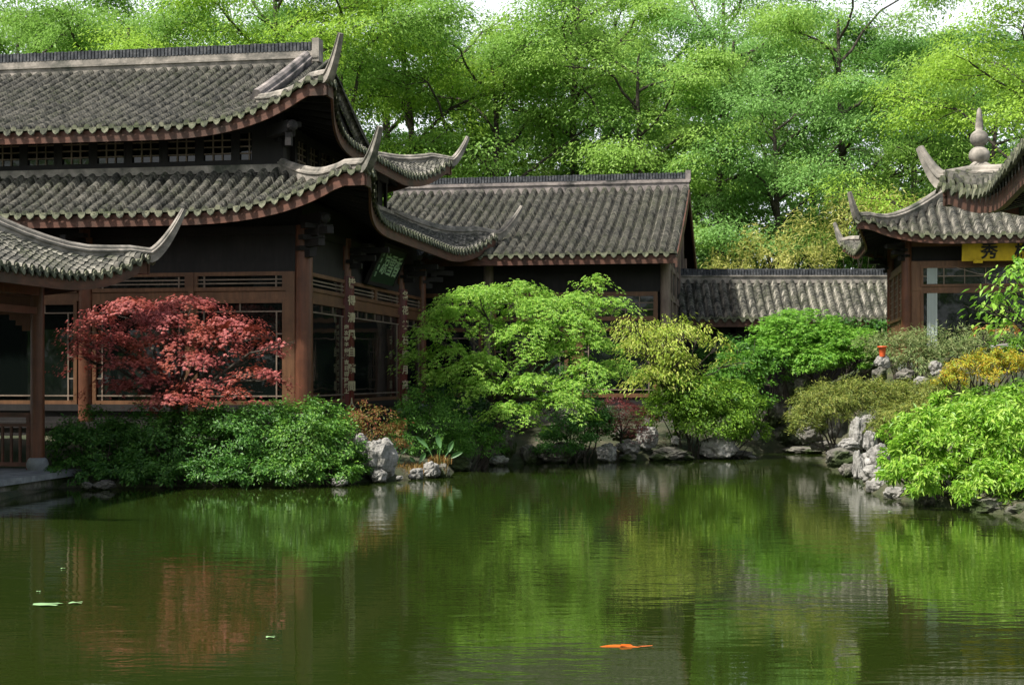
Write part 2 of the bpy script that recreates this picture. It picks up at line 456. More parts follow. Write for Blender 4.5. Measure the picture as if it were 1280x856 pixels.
def text_parts(parent, mat, s, O, ex, ez, size, thick=.012, vertical=False, step=None, stroke=0):
    """real lettering from Blender's own font, one part per character; ex, ez: unit vectors of the board"""
    O, ex, ez = map(lambda q: np.asarray(q, float), (O, ex, ez)); nn = np.cross(ex, ez)
    for i, ch in enumerate(s):
        cu = bpy.data.curves.new('lettering', 'FONT'); cu.body = ch; cu.size = size; cu.extrude = 0; cu.offset = stroke
        cu.align_x = 'CENTER'; cu.align_y = 'CENTER'
        ob = bpy.data.objects.new('lettering', cu); COL.objects.link(ob)
        dg = bpy.context.evaluated_depsgraph_get(); me = ob.evaluated_get(dg).to_mesh()
        V = np.array([v.co[:] for v in me.vertices]); Fs = [tuple(p.vertices) for p in me.polygons]
        E = {}
        for f in Fs:
            for a, b in zip(f, f[1:]+f[:1]): E[(a,b)] = 1
        ob.evaluated_get(dg).to_mesh_clear(); bpy.data.objects.remove(ob); bpy.data.curves.remove(cu)
        if not len(V): continue
        st = step or size*1.05
        off = O + (-ez*st*i if vertical else ex*st*i)
        W = np.array([off + ex*v[0] + ez*v[1] for v in V])
        Wt = W + nn*thick; n = len(V)
        sides = [(a, b, b+n, a+n) for (a, b) in E if (b, a) not in E]
        mb = MB(); mb.add(np.concatenate([W, Wt]), [tuple(q+n for q in f) for f in Fs] + sides)
        mb.build('character', M[mat], parent)

def bracket(root, x, y, z, dx, dy, s=1.0):
    b = MB()
    d = np.array([dx, dy, 0.]); d /= np.linalg.norm(d); e = np.array([-d[1], d[0], 0.]); Z = np.array([0,0,1.])
    c = np.array([x, y, z])
    for i in range(3):
        b.obox(c + d*(.18+.2*i)*s + Z*(.14+.2*i)*s, d, e, Z, (.2+.16*i)*s, .07*s, .07*s)
        b.obox(c + d*(.1+.22*i)*s + Z*(.25+.2*i)*s, d, e, Z, .1*s, (.18+.06*i)*s, .045*s)
    o = b.build('bracket', M['board'], root)
    return o
# ================================================================== main hall
A_h = math.atan2(-.170, .985)
hall = empty('main_hall', (-5.13, 35.53, -.108), A_h, 'large dark timber hall with two tiers of grey tiled roof, behind the red maple', 'hall', s=1.045)
XL = -17.5; DP = 11.75
mb = MB(); mb.box((XL, -.3, -.9), (.3, DP+.3, 1.15)); mb.box((XL, -.36, 1.15), (.36, DP+.36, 1.3)); mb.build('plinth', M['dark'], hall)
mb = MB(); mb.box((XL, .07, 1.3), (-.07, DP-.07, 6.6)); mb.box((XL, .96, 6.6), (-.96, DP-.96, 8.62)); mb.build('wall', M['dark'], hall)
mb = MB()
for (za, zb, d) in ((4.87, 5.12, .06), (5.12, 5.75, .02), (5.75, 5.95, .09), (1.3, 1.56, .03), (1.56, 1.72, .1)):
    mb.box((XL, -d, za), (0, .07, zb)); mb.box((-.07, .0, za), (d, DP, zb))
mb.build('wall_board', M['board'], hall)
mb = MB()
for (za, zb, d) in ((4.22, 4.42, .05), ):
    mb.box((XL, -d, za), (0, .07, zb)); mb.box((-.07, 0, za), (d, DP, zb))
mb.build('rail', M['wood'], hall)
# front bays
posts = [-2.78, -5.5, -8.25, -11, -13.75, -16.5]
cols = {0, -5.5, -11, -16.5}
for x in posts:
    if x not in cols: mb = MB(); mb.box((x-.07, -.11, 1.3), (x+.07, .06, 4.87)); mb.build('mullion', M['wood'], hall)
mb = MB(); mb.box((-.42, -.1, 1.3), (-.2, .06, 4.87)); mb.build('mullion', M['wood'], hall)
xs = [-.42] + posts
for i in range(len(xs)-1):
    b = xs[i] - (.0 if i == 0 else (.2 if xs[i] in cols else .07)); a = xs[i+1] + (.2 if xs[i+1] in cols else .07)
    window(hall, (a, -.005), (1, 0), b-a, 4.42, 4.87, 'transom')
    window(hall, (a, -.005), (1, 0), b-a, 1.72, 4.22, 'tall')
for x in (-5.5, -11, -16.5): bracket(hall, x, -.1, 5.1, 0, -1)
# side bays
for (y0, y1) in ((.2, 3.17), (3.45, 6.13), (6.13, 8.85), (9.13, 11.6)):
    window(hall, (.005, y0), (0, 1), y1-y0, 4.42, 4.87, 'transom', name='window')
window(hall, (.005, .2), (0, 1), 2.97, 1.72, 4.22, 'tall')
window(hall, (.005, 3.45), (0, 1), 5.4, 1.72, 4.22, 'tall')
window(hall, (.005, 9.13), (0, 1), 2.47, 1.72, 4.22, 'tall')
column(hall, 0, 0, 1.25, 5.95, .215)
for x in (-5.5, -11, -16.5): column(hall, x, 0, 1.25, 5.95, .19, base=False)
for y in (3.31, 8.99, 11.75): column(hall, .03, y, 1.25, 5.95, .17, 'column')
for y in (3.31, 8.99): bracket(hall, .1, y, 5.1, 1, 0)
bracket(hall, 0, 0, 5.1, 1, -1, 1.2); bracket(hall, 0, DP, 5.1, 1, 1, 1.1)
# carved beam-end bosses under the two near corners
for (x, y, z) in ((.62, -.62, 6.05), (-.28, -.28, 8.25)):
    mb = MB(); d = np.array([.707, -.707, 0]); c = np.array([x, y, z])
    mb.bar(c-d*1.0, c+d*.1, .2, .26); mb.tube([c+d*.1, c+d*.14, c+d*.22, c+d*.26], [.08,.13,.13,.07], 12)
    mb.bar(c-(0,0,.45), c-(0,0,.1), .14); mb.build('beam_end', M['board'], hall)
# upper storey
uy = .94
mb = MB()
for x in np.arange(-16.9, -1.0, .93): mb.box((x-.06, uy-.1, 7.45), (x+.06, uy, 8.45))
for y in np.arange(uy, DP-.9, .99): mb.box((-.94, y-.06, 7.45), (-.84, y+.06, 8.45))
mb.box((XL, uy-.14, 7.3), (-.8, uy, 7.62)); mb.box((-.94, uy-.14, 7.3), (-.8, DP-.8, 7.62))
mb.box((XL, uy-.12, 8.38), (-.82, uy, 8.6)); mb.box((-.94, uy-.12, 8.38), (-.82, DP-.8, 8.6))
mb.box((-1.06, uy-.16, 7.3), (-.78, uy+.1, 8.9)); mb.box((-1.6, uy-.12, 7.62), (-1.06, uy, 8.4))
mb.build('gallery_frame', M['board'], hall)
for x in np.arange(-16.9, -2.0, .93): window(hall, (x+.06, uy-.02), (1, 0), .81, 7.62, 8.38, (3, 4), mat='board', fw=.05)
for y in np.arange(uy+.99, DP-2.1, .99): window(hall, (-.92, y+.06), (0, 1), .87, 7.62, 8.38, (3, 4), mat='board', fw=.05)
bracket(hall, -.9, uy, 7.9, 1, -1, .9)
# plaque and couplet boards belong to the hall but hang on it: own things, see below
Fl = lambda t: .42*t + .05*t*t
hip_roof(hall, 'lower_roof', XL, 1.5, -1.5, DP+1.5, 6.15, Fl, .6, 1.0, 4.2, 2.42, sides='FR', corners=('fr','br'), horn={'fr': (.5,.85), 'br': (.8,1.1)}, t_in=1.7, ridge_d=2.35)
mb = MB()                       # coping where the lower roof meets the upper wall
mb.box((XL, uy-.3, 7.33), (-.66, uy-.02, 7.52)); mb.box((-.92, uy-.28, 7.33), (-.64, DP-.66, 7.52))
mb.build('coping', M['plaster'], hall)
Fu = lambda t: (.38*t + .0102*t*t) if t < 7 else 3.15
RT = 6.17
HR, SU = hip_roof(hall, 'upper_roof', XL, .3, -.3, DP+.3, 8.33, Fu, .55, 1.05, 4.0, RT, sides='FRB', corners=('fr','br'), horn=(.5, .95), t_in=1.5,
               full={'F': 1.45, 'B': 1.45}, Ts={'R': 1.75}, ridge_d=2.05)
xr = -1.75
mb = MB(); g = 8.33
pr = [(0.3+RT-.3, 0)]
yy = np.linspace(1.2, 5.87, 8)
V = [(-1.45, y, g+Fu(y+.3)-.05) for y in yy] + [(-1.45, 2*5.87-y, g+Fu(y+.3)-.05) for y in yy[::-1][1:]]
n = len(V); V2 = [(x-.12, y, z) for x, y, z in V]
mb.add(V+V2, [tuple(range(n)), tuple(range(2*n-1, n-1, -1))] + [(i, i+n, (i+1)%n+n, (i+1)%n) for i in range(n)])
mb.build('gable', M['board'], hall)
for sgn in (1, -1):             # descending ridges from the main ridge to the corner ridges
    path = []
    for t in np.linspace(2.0, 6.0, 9):
        y = t-.3 if sgn > 0 else DP-(t-.3)
        path.append((xr, y, g+Fu(t)+.02))
    mb = MB(); ridge_sweep(mb, path, .26, .4); mb.build('descending_ridge', M['pink'], hall)
mb = MB(); y = 5.87; zt = g+Fu(RT)-.06
mb.box((XL, y-.17, zt-.1), (-1.5, y+.17, zt+.2)); mb.box((XL, y-.22, zt+.2), (-1.45, y+.22, zt+.26)); mb.box((XL, y-.14, zt+.26), (-1.5, y+.14, zt+.42)); mb.box((-1.62, y-.2, zt+.1), (-1.42, y+.2, zt+.75))
rd = mb.build('main_ridge', M['plaster'], hall)
mb = MB()
for x in np.arange(XL, -1.66, .105):
    mb.box((x, y-.15, zt+.42), (x+.075, y+.15, zt+.66+random.uniform(-.008,.008)))
mb.box((XL, y-.1, zt+.42), (-1.6, y+.1, zt+.62)); mb.build('ridge_tiles', M['cap'], rd)

# plaque and couplets, hung on the hall's side face
def on_hall(x, y, z):
    v = Matrix.Rotation(A_h, 3, 'Z') @ Vector((x*1.045, y*1.045, z*1.045)); return Vector((v.x-5.13, v.y+35.53, v.z-.108))
pl = empty('plaque', on_hall(.42, 6.1, 5.0), A_h, 'dark green plaque with pale handwritten characters, tilted under the eave of the large hall', 'plaque', s=1.045)
ey = np.array([0,1.,0]); ez = np.array([.42,0,.907]); nn = np.cross(ey, ez)
mb = MB(); c0 = np.array([0,0,.45]); mb.obox(c0, ey, ez, nn, 1.25, .52, .04); mb.build('board', M['green_lacquer'], pl)
mb = MB()
for s_ in (-1, 1):
    mb.obox(c0+ez*.56*s_, ey, ez, nn, 1.33, .05, .06); mb.obox(c0+ey*1.29*s_, ey, ez, nn, .05, .51, .058)
mb.build('frame', M['dark'], pl)
text_parts(pl, 'pale_paint', '凉雪香', c0+nn*.045+ey*(-.42), ey, ez, .66, .015, step=.62, stroke=.006)
text_parts(pl, 'pale_paint', '癸亥春日', c0+nn*.045+ey*(-.98)+ez*.3, ey, ez, .16, .012, vertical=True, step=.2)
for (y, s1, s2, lab) in ((3.31, '皆得清風自隨間人', '歲次甲子仲春吉日書於湖上', 'red board with gold characters and small inscription, on the column left of the side window'),
                     (8.99, '名花美石明月高秋', '', 'red board with one line of gold characters, on the column right of the side window')):
    cb = empty('couplet_board', on_hall(.03, y, 1.35), A_h, lab, 'couplet board', 'couplet boards on the hall columns', 1.045)
    mb = MB(); r = .235; aa = np.linspace(-1.25, 1.25, 9) - .55
    V = [(r_*math.cos(a), r_*math.sin(a), z) for z in (.0, 3.62) for r_ in (r, r-.035) for a in (aa if r_ == r else aa[::-1])]
    m = 18; mb.add(V, [(i, (i+1)%m, (i+1)%m+m, i+m) for i in range(m)] + [tuple(range(m-1,-1,-1)), tuple(range(m, 2*m))]); mb.build('board', M['red'], cb)
    for (st, an, sz, z0, stp) in ((s1, -.55, .27, 3.42, .44), (s2, -1.15, .12, 2.3, .15)):
        if not st: continue
        n_ = np.array([math.cos(an), math.sin(an), 0]); e_ = np.array([-math.sin(an), math.cos(an), 0])
        text_parts(cb, 'gold', st, n_*(r+.008)+np.array([0,0,z0]), e_, np.array([0,0,1.]), sz, .012, vertical=True, step=stp, stroke=.006)

# ================================================================== wing building in the middle
K2 = 1.10
wing = empty('wing_building', (4.69*K2, 44*K2, 2.4*(1-K2)), A_h, 'single storey timber wing with a plain gabled grey tile roof, behind the green maple', 'building', s=K2)
WL = -10.2; WD = 13.0
mb = MB(); mb.box((WL, -.3, -.9), (.3, WD+.3, 1.5)); mb.build('plinth', M['rockd'], wing)
mb = MB(); mb.box((WL, .08, 1.5), (-.08, WD-.08, 6.3)); mb.build('wall', M['dark'], wing)
mb = MB()
for (za, zb, d) in ((4.98, 5.12, .05), (5.12, 6.0, .02), (3.9, 4.1, .06), (1.5, 1.75, .06)): mb.box((WL, -d, za), (-.1, .08, zb))
mb.build('wall_board', M['board'], wing)
for x in (-2.75, -5.5, -8.2): mb = MB(); mb.box((x-.12, -.07, 1.5), (x+.12, .08, 4.98)); mb.build('mullion', M['wood'], wing)
for x in (-2.63, -5.38, -8.08):
    w_ = 2.4
    window(wing, (x, -.01), (1, 0), w_, 4.1, 4.98, (5, 3), fw=.13); window(wing, (x, -.01), (1, 0), w_, 1.75, 3.9, 'tall', fw=.12)
for x in (0, -5.5): column(wing, x, 0, 1.5, 6.05, .17, 'grey_wood', False)
# gable side
mb = MB()
ys = [0, 2.15, 4.3, 6.5, 8.7, 10.85, 13.0]
for y in ys[1:]: mb.box((-.08, y-.13, 1.5), (.1, y+.13, 6.0+ (Fl(0) + .33*min(y+1.2, 14.2-y)) - .25))
for z in (3.95, 4.95, 5.85): mb.box((-.08, 0, z-.08), (.07, WD, z+.08))
mb.build('side_frame', M['grey_wood'], wing)
mb = MB()
for a, b in zip(ys[:-1], ys[1:]):
    mb.box((-.08, a+.12, 5.03), (.02, b-.12, 5.77)); mb.box((-.08, a+.12, 5.93), (.02, b-.12, 6.5)); mb.box((-.08, a+.12, 1.5), (.02, b-.12, 3.87))
mb.build('side_panel', M['board'], wing)
for a, b in zip(ys[:-1], ys[1:]): window(wing, (.005, a+.13), (0, 1), b-a-.26, 4.03, 4.87, (4, 2), mat='grey_wood', fw=.08)
Fm = lambda t: .33*t + .0069*t*t
zw = 6.05; Tm = 7.7
sF = Slope((WL, -1.2), (1,0), (0,1), -WL+.42, Tm, zw, Fm, False, False, 0, 0, 1)
sB = Slope((.42, 14.2), (-1,0), (0,-1), -WL+.42, Tm, zw, Fm, False, False, 0, 0, 1)
ti, dr, fa, so = MB(), MB(), MB(), MB()
fs = []
for s_ in (sF, sB): fa = MB(); fs.append(fa); s_.build(ti, dr, fa, so, 7.6, True)
roof = ti.build('roof', M['tile'], wing)
dr.build('drip_edge', M['drip'], roof); [fa.build('fascia', M['fascia'], roof) for fa in fs]; so.build('soffit', M['dark'], roof)
mb = MB()
for s_ in (1, -1):
    V = []
    ts = np.linspace(.02, Tm, 12)
    for t_ in ts:
        y = -1.2+t_ if s_ > 0 else 14.2-t_
        z = zw+Fm(t_)-.04
        V += [(.36, y, z), (.43, y, z), (.43, y, z-.38), (.36, y, z-.38)]
    mb.add(V, [(i*4+j, i*4+(j+1)%4, i*4+4+(j+1)%4, i*4+4+j) for i in range(11) for j in range(4)] + [(3,2,1,0), (44,45,46,47)])
mb.build('bargeboard', M['fascia'], wing)
mb = MB(); V = []
for t_ in np.linspace(1.2, Tm, 8): V.append((-.02, -1.2+t_, zw+Fm(t_)-.2))
for t_ in np.linspace(Tm, 1.2, 8)[1:]: V.append((-.02, 14.2-t_, zw+Fm(t_)-.2))
n = len(V); V2 = [(x-.1, y, z) for x, y, z in V]
mb.add(V+V2, [tuple(range(n)), tuple(range(2*n-1, n-1, -1))] + [(i, i+n, (i+1)%n+n, (i+1)%n) for i in range(n)])
mb.build('gable', M['dark'], wing)
mb = MB(); y = 6.5; zt = zw+Fm(Tm)-.05
mb.box((WL, y-.17, zt-.1), (.4, y+.17, zt+.2)); mb.box((WL, y-.21, zt+.2), (.43, y+.21, zt+.26)); mb.box((WL, y-.13, zt+.26), (.4, y+.13, zt+.33)); mb.box((.28, y-.15, zt+.26), (.46, y+.15, zt+.62))
rd = mb.build('main_ridge', M['pink'], wing)
mb = MB()
for x in np.arange(WL, .24, .105): mb.box((x, y-.14, zt+.33), (x+.075, y+.14, zt+.55+random.uniform(-.008,.008)))
mb.box((WL, y-.09, zt+.33), (.3, y+.09, zt+.52)); mb.build('ridge_tiles', M['cap'], rd)

# ================================================================== covered wall between wing and pavilion
cw = empty('covered_wall', (5.3, 56.0, 0), 0, 'low garden wall capped with a grey tiled roof, between the timber wing and the right pavilion', 'wall', s=1.077)
Wc = 12.5
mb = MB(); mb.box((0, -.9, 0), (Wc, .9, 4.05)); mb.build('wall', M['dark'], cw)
mb = MB()
for i in range(6): mb.box((.5+i*2.3, -1.0, 0), (.7+i*2.3, -.9, 4.05))
mb.box((0, -1.0, 3.75), (Wc, -.9, 3.95)); mb.box((0, -1.0, 3.1), (Wc, -.9, 3.2)); mb.build('frame', M['board'], cw)
Fc = lambda t: .62*t + .14*t*t
zc = 4.22
ti, dr, so = MB(), MB(), MB(); fs = []
for s_ in (Slope((0,-1.75), (1,0), (0,1), Wc, 1.75, zc, Fc, False, False, 0,0,1), Slope((Wc,1.75), (-1,0), (0,-1), Wc, 1.75, zc, Fc, False, False, 0,0,1)): fa = MB(); s_.build(ti, dr, fa, so, 1.0); fs.append(fa)
roof = ti.build('roof', M['tile'], cw); dr.build('drip_edge', M['drip'], roof); [fa.build('fascia', M['fascia'], roof) for fa in fs]; so.build('soffit', M['dark'], roof)
zt = zc+Fc(1.75)-.06
mb = MB(); mb.box((0,-.15,zt-.1), (Wc,.15,zt+.13)); mb.box((0,-.19,zt+.13), (Wc,.19,zt+.18)); rd = mb.build('main_ridge', M['plaster'], cw)
mb = MB()
for x in np.arange(0, Wc, .105): mb.box((x, -.14, zt+.18), (x+.075, .14, zt+.42+random.uniform(-.008,.008)))
mb.box((0,-.09,zt+.18), (Wc,.09,zt+.39)); mb.build('ridge_tiles', M['cap'], rd)

# ================================================================== right pavilion
pav = empty('pavilion', (12.05, 44.0, 0), A_h, 'small square pavilion with flaring tiled roof and gourd finial, on the rise at the right', 'pavilion')
S5 = 5.0; zb = 2.55
mb = MB(); mb.box((-.35,-.35,.5), (S5+.35,S5+.35,zb)); mb.build('plinth', M['stone'], pav)
mb = MB(); mb.box((.06,.06,zb), (S5-.06,S5-.06,6.6)); mb.build('wall', M['dark'], pav)
for (x, y) in ((0,0),(S5,0),(0,S5),(S5,S5)): column(pav, x, y, zb, 6.7, .16)
mb = MB(); d=.05
for (za, zb2) in ((5.75, 5.9), (6.35, 6.6)): mb.box((.0,-d,za), (S5,.06,zb2)); mb.box((-d,0,za), (.06,S5,zb2))
for (x0_, x1_) in ((.1,.42),): mb.box((x0_,-d*.8,zb), (x1_,.06,5.75))
mb.box((.1,-.06,5.0), (S5,.06,5.12)); mb.build('beam', M['wood'], pav)
window(pav, (.42,-.01), (1,0), S5-.6, 5.12, 5.75, (7,2), fw=.07)
w1 = window(pav, (.42,-.01), (1,0), S5-.6, zb+.5, 5.0, (2,1), fw=.08)
mb = MB()
for x in (.60,):
    for (a, b) in ((zb+.6, 4.92), (5.2, 5.68)):
        for i in range(6): mb.box((x+i*.05, -.085-.018*(i%2), a), (x+i*.05+.05, -.07-.018*(i%2), b))
mb.build('curtain', M['curtain'], pav)
for (a, b) in ((.22, 1.7), (1.75, 3.25), (3.3, 4.8)):
    window(pav, (-.01, S5-(S5-a)), (0,1), b-a, zb+1.4, 5.7, (3,7), mat='wood') if False else None
    window(pav, (-.01, b), (0,-1), b-a, zb+1.6, 5.72, (3,7), mat='wood', fw=.09)
mb = MB(); mb.box((-.04,.15,zb), (.06,S5-.15,zb+1.6)); mb.box((-.05,1.68,zb), (.06,1.77,5.75)); mb.box((-.05,3.22,zb), (.06,3.33,5.75)); mb.build('side_panel', M['wood'], pav)
for (x, y, dx, dy) in ((0,0,-1,-1),(0,S5,-1,1),(S5,0,1,-1)): bracket(pav, x, y, 5.85, dx, dy, .85)
Fp = lambda t: .45*t + .065*t*t
h = 1.2
hip_roof(pav, 'roof', -h, S5+h, -h, S5+h, 6.55, Fp, .35, .62, 2.6, 3.7, sides='FRBL', horn=(.3,.8), rw=.2, rh=.3, t_in=1.3, fh=.15)
ap = 6.55 + Fp(3.7)
mb = MB(); mb.lathe((2.5,2.5,ap-.62), [(.5,0),(.46,.3),(.3,.36),(.22,.5),(.28,.62),(.2,.66)] + [(.33*math.sin(q), .66+.30*(1-math.cos(q))) for q in np.linspace(.5,2.75,10)]
   + [(.29*math.sin(q), 1.22+.28*(1-math.cos(q))) for q in np.linspace(.45,2.75,10)] + [(.13,1.86),(.11,2.1),(.07,2.4),(.03,2.48)], 24)
mb.build('finial', M['plaster'], pav, True)
def on_pav(x, y, z):
    v = Matrix.Rotation(A_h, 3, 'Z') @ Vector((x, y, z)); return Vector((v.x+12.05, v.y+44.0, v.z))
sg = empty('signboard', on_pav(2.75, -.62, 5.84), A_h, 'yellow wooden signboard with large black brushed characters under the pavilion eave', 'signboard')
mb = MB(); ez = np.array([0,-.2,.98]); ex = np.array([1.,0,0]); nn = np.cross(ex, ez)
mb.obox((0,0,.26), ex, nn, ez, 1.2, .03, .26); mb.build('board', M['yellow'], sg)
mb = MB(); mb.obox((-.74,-.03,-.02), ex, nn, ez, .13, .035, .045)
for x_ in (-.9, .9): mb.bar((x_, .03, .45), (x_, .5, .55), .05)
mb.build('hook', M['yellow'], sg)
text_parts(sg, 'ink', '秀', np.array([-.42,-.05,.26]), ex, ez, .5, .012, stroke=.012); text_parts(sg, 'ink', '彬', np.array([.55,-.05,.26]), ex, ez, .5, .012, stroke=.012)
text_parts(sg, 'ink', '湖上人書', np.array([-.86,-.05,.42]), ex, ez, .09, .01, vertical=True, step=.1)

# ================================================================== near right pavilion: only its roof corner is in view
A_r = math.atan2(-.2200, .9755)
np_ = empty('near_pavilion', (5.22, 16.15, -.16), A_r, 'close tiled roof corner with brown fascia, cut by the right edge of the photo', 'pavilion')
S = 7.5; Y0 = -8.5
mb = MB(); mb.box((.9,Y0+.9,-1.0), (S-.9,-.9,.35)); mb.build('platform', M['stone'], np_)
for x in (1.35, S-1.35):
    for y in (-1.35, (Y0)/2, Y0+1.35): column(np_, x, y, .35, 4.35, .14)
mb = MB(); mb.box((1.25,Y0+1.25,4.1), (1.45,-1.25,4.35)); mb.box((1.25,-1.45,4.1), (S-1.25,-1.25,4.349)); mb.box((S-1.45,Y0+1.25,4.1), (S-1.25,-1.45,4.348)); mb.box((1.45,Y0+1.25,4.1), (S-1.45,Y0+1.45,4.347))
mb.build('beam', M['column'], np_)
bracket(np_, 1.35, -1.35, 3.5, -1, 1, .7)
Fn = lambda t: .24*t + .05*t*t
PITCH, DSC = .24, .62
hip_roof(np_, 'roof', 0, S, Y0, 0, 4.44, Fn, .35, .38, 2.2, 3.7, sides='FRBL', horn=(.28,.48), rw=.14, rh=.23, t_in=1.4, fh=.13)
PITCH, DSC = .316, 1.0
mb = MB(); mb.box((3.6, Y0+3.5, 4.42+Fn(3.7)), (3.9, -3.5, 4.42+Fn(3.7)+.5)); mb.build('main_ridge', M['plaster'], np_)

# ================================================================== left pavilion on its platform
lp = empty('left_pavilion', (-10.38, 31.5, 0), A_h, 'dark open pavilion with upswept tiled roof and low railing at the left pond edge', 'pavilion')
zf = .35
mb = MB(); mb.box((-7.5,-9,-1), (.75,.35,zf-.12)); mb.build('base_wall', M['rockd'], lp)
mb = MB(); mb.box((-7.5,-9.05,zf-.12), (.85,.42,zf)); mb.build('platform', M['stone'], lp)
for (x, y) in ((0,0), (0,-3.4), (0,-6.8), (-5.6,0), (-5.6,-6.8), (-2.8, 0)):
    column(lp, x, y, zf, 4.6, .155 if (x, y) != (-2.8, 0) else .12)
mb = MB(); mb.box((-5.7,-.12,4.15), (.1,.12,4.5)); mb.box((-.11,-6.9,4.15), (.11,-.12,4.499)); mb.box((-5.7,-.06,3.75), (.0,.06,3.9)); mb.box((-.06,-6.8,3.75), (.06,-.1,3.9)); mb.box((-5.7,.03,3.9), (0,.08,4.15))
mb.build('beam', M['column'], lp)
mb = MB()
for q in ((-1,0),):                       # small carved brackets below the beam
    for i, (w_, h_) in enumerate(((.5,.12),(.35,.12),(.2,.12))): mb.box((-w_-.15,-.03,3.63-.12*i), (-.13,.03,3.75-.12*i))
mb.build('bracket', M['column'], lp)
mb = MB(); mb.box((-7,.1,zf), (-5.6,.16,4.2)); mb.build('back_wall', M['dark'], lp)
rl = MB(); b_ = MB()
def rail(a, b):
    a = np.array(a); b = np.array(b); L = np.linalg.norm(b-a); n = int(L/.2)
    for z, hh in ((zf+.12,.09),(zf+.98,.07),(zf+1.2,.1)): rl.bar((*a, z), (*b, z), .08, hh)
    for i in range(1, n):
        q = a + (b-a)*i/n; b_.bar((*q, zf+.14), (*q, zf+1.0), .05)
    for i in range(0, n+1, 4):
        q = a + (b-a)*i/n; rl.bar((*q, zf), (*q, zf+1.25), .09)
rail((-.2, .0), (-2.7, .0)); rail((-2.9, .0), (-5.5, .0))
r_ = rl.build('railing', M['fascia'], lp); b_.build('baluster', M['fascia'], r_)
Fq = lambda t: .42*t + .045*t*t
hip_roof(lp, 'roof', -7.4, 1.32, -8.6, 1.32, 4.5, Fq, .5, .75, 3.0, 4.36, sides='FRBL', horn=(.66,1.2), rw=.18, rh=.36, t_in=1.4)
mb = MB(); mb.box((-3.2,-4.4,4.5+Fq(4.36)), (-2.9,-3.0,4.5+Fq(4.36)+.6)); mb.build('main_ridge', M['plaster'], lp)
# ================================================================== foliage
def unit(a): return a / (np.linalg.norm(a, axis=-1, keepdims=True) + 1e-9)
def leaf_geo(mb, pos, nrm, size, aspect=.45, lobes=1, bias=None, spread=.85, droop=.18):
    N = len(pos)
    if N == 0: return
    nrm = unit(nrm)
    r = rng.normal(size=(N,3))
    if bias is not None: r = r*.55 + bias
    ax = unit(r - nrm*np.sum(r*nrm, 1, keepdims=True)); sd = np.cross(nrm, ax)
    size = np.broadcast_to(size, (N,)) * rng.uniform(.65, 1.3, N)
    angs = [0] if lobes == 1 else np.linspace(-spread, spread, lobes)
    for a in angs:
        d = ax*math.cos(a) + sd*math.sin(a); s = np.cross(nrm, d)
        L = (size * (1 if abs(a) < .1 else .82))[:,None]
        b = pos; m = pos + d*L*.45 + nrm*L*.05
        l = m + s*L*aspect*.5 - nrm*L*.06; r_ = m - s*L*aspect*.5 - nrm*L*.06; t = pos + d*L - nrm*L*droop
        V = np.stack([b, r_, t, l], 1).reshape(-1,3)
        mb.add(V, np.arange(4*N).reshape(N,4))

def rdir(n):
    return unit(rng.normal(size=(n,3)))

def blob_leaves(mb, c, r, n, size, aspect=.45, lobes=1, nclump=None, crad=.22, up=.7, flatc=.6, droop=.2, under=-.35):
    """leafy clumps spread over and just inside an uneven ellipsoid"""
    c = np.asarray(c, float); r = np.asarray(r, float)
    K = nclump or max(12, int(n/55))
    d = rdir(K*3); d = d[d[:,2] > under][:K]; K = len(d)
    rad = rng.uniform(.62, 1.06, K)**.8
    # uneven outline
    w = np.array([mn.noise(Vector(q*1.9 + c*.37)) for q in d]); rad = rad*(1 + .28*w)
    C = c + d*r*rad[:,None]
    per = max(3, n//K); N = K*per
    idx = np.repeat(np.arange(K), per)
    off = rng.normal(size=(N,3))*np.array([1,1,flatc])*crad*np.mean(r)*.62
    pos = C[idx] + off
    out = unit(d[idx]/r*np.mean(r))
    nrm = out*.5 + np.array([0,0,up]) + rng.normal(size=(N,3))*.42
    bias = out*np.array([1,1,.3]) + np.array([0,0,-.25])
    leaf_geo(mb, pos, nrm, size, aspect, lobes, bias, droop=droop)
    return C

def pad_leaves(mb, c, rx, ry, rz, n, size, aspect=.3, lobes=3, tilt=(0,0)):
    """one drooping layer of a maple: domed sheet made of small sprays"""
    K = max(6, n//14)
    a = rng.uniform(0, 2*math.pi, K); q = np.sqrt(rng.uniform(0, 1, K)); q = q*(1+.25*np.sin(a*3+rng.uniform(0,6))+.15*np.sin(a*7+rng.uniform(0,6)))
    x = np.cos(a)*q*rx; y = np.sin(a)*q*ry
    z = rz*(.6 - 1.5*q**2.2) + rng.normal(0, .10, K)*rz*2 + x*tilt[0] + y*tilt[1]
    C = np.stack([x,y,z], 1) + c
    out = np.stack([np.cos(a), np.sin(a), -.35-.5*q], 1)
    per = max(1, n//K); idx = np.repeat(np.arange(K), per); N = len(idx)
    pos = C[idx] + out[idx]*rng.uniform(-.5,1,(N,1))*size*2.4 + rng.normal(size=(N,3))*np.array([1,1,.35])*size*1.1
    nrm = np.array([0,0,1.]) + out[idx]*np.array([.45,.45,0]) + rng.normal(size=(N,3))*.2
    leaf_geo(mb, pos, nrm, size, aspect, lobes, out[idx]*1.3, droop=.3)

def limb(mb, a, b, r0, r1, wob=.12, n=6, sag=0):
    a = np.asarray(a, float); b = np.asarray(b, float); L = np.linalg.norm(b-a); pts = []
    ph = rng.uniform(0, 6, 3)
    for i in range(n+1):
        t = i/n; q = a + (b-a)*t
        q = q + np.sin(np.array([2.1,1.7,1.3])*t*3+ph)*wob*L*math.sin(math.pi*t)*.5; q[2] += sag*L*math.sin(math.pi*t)
        pts.append(q)
    mb.tube(pts, [r0 + (r1-r0)*i/n for i in range(n+1)], 7); return pts

def world_root(name, loc, label, cat, group=None):
    return empty(name, tuple(loc), 0, label, cat, group)

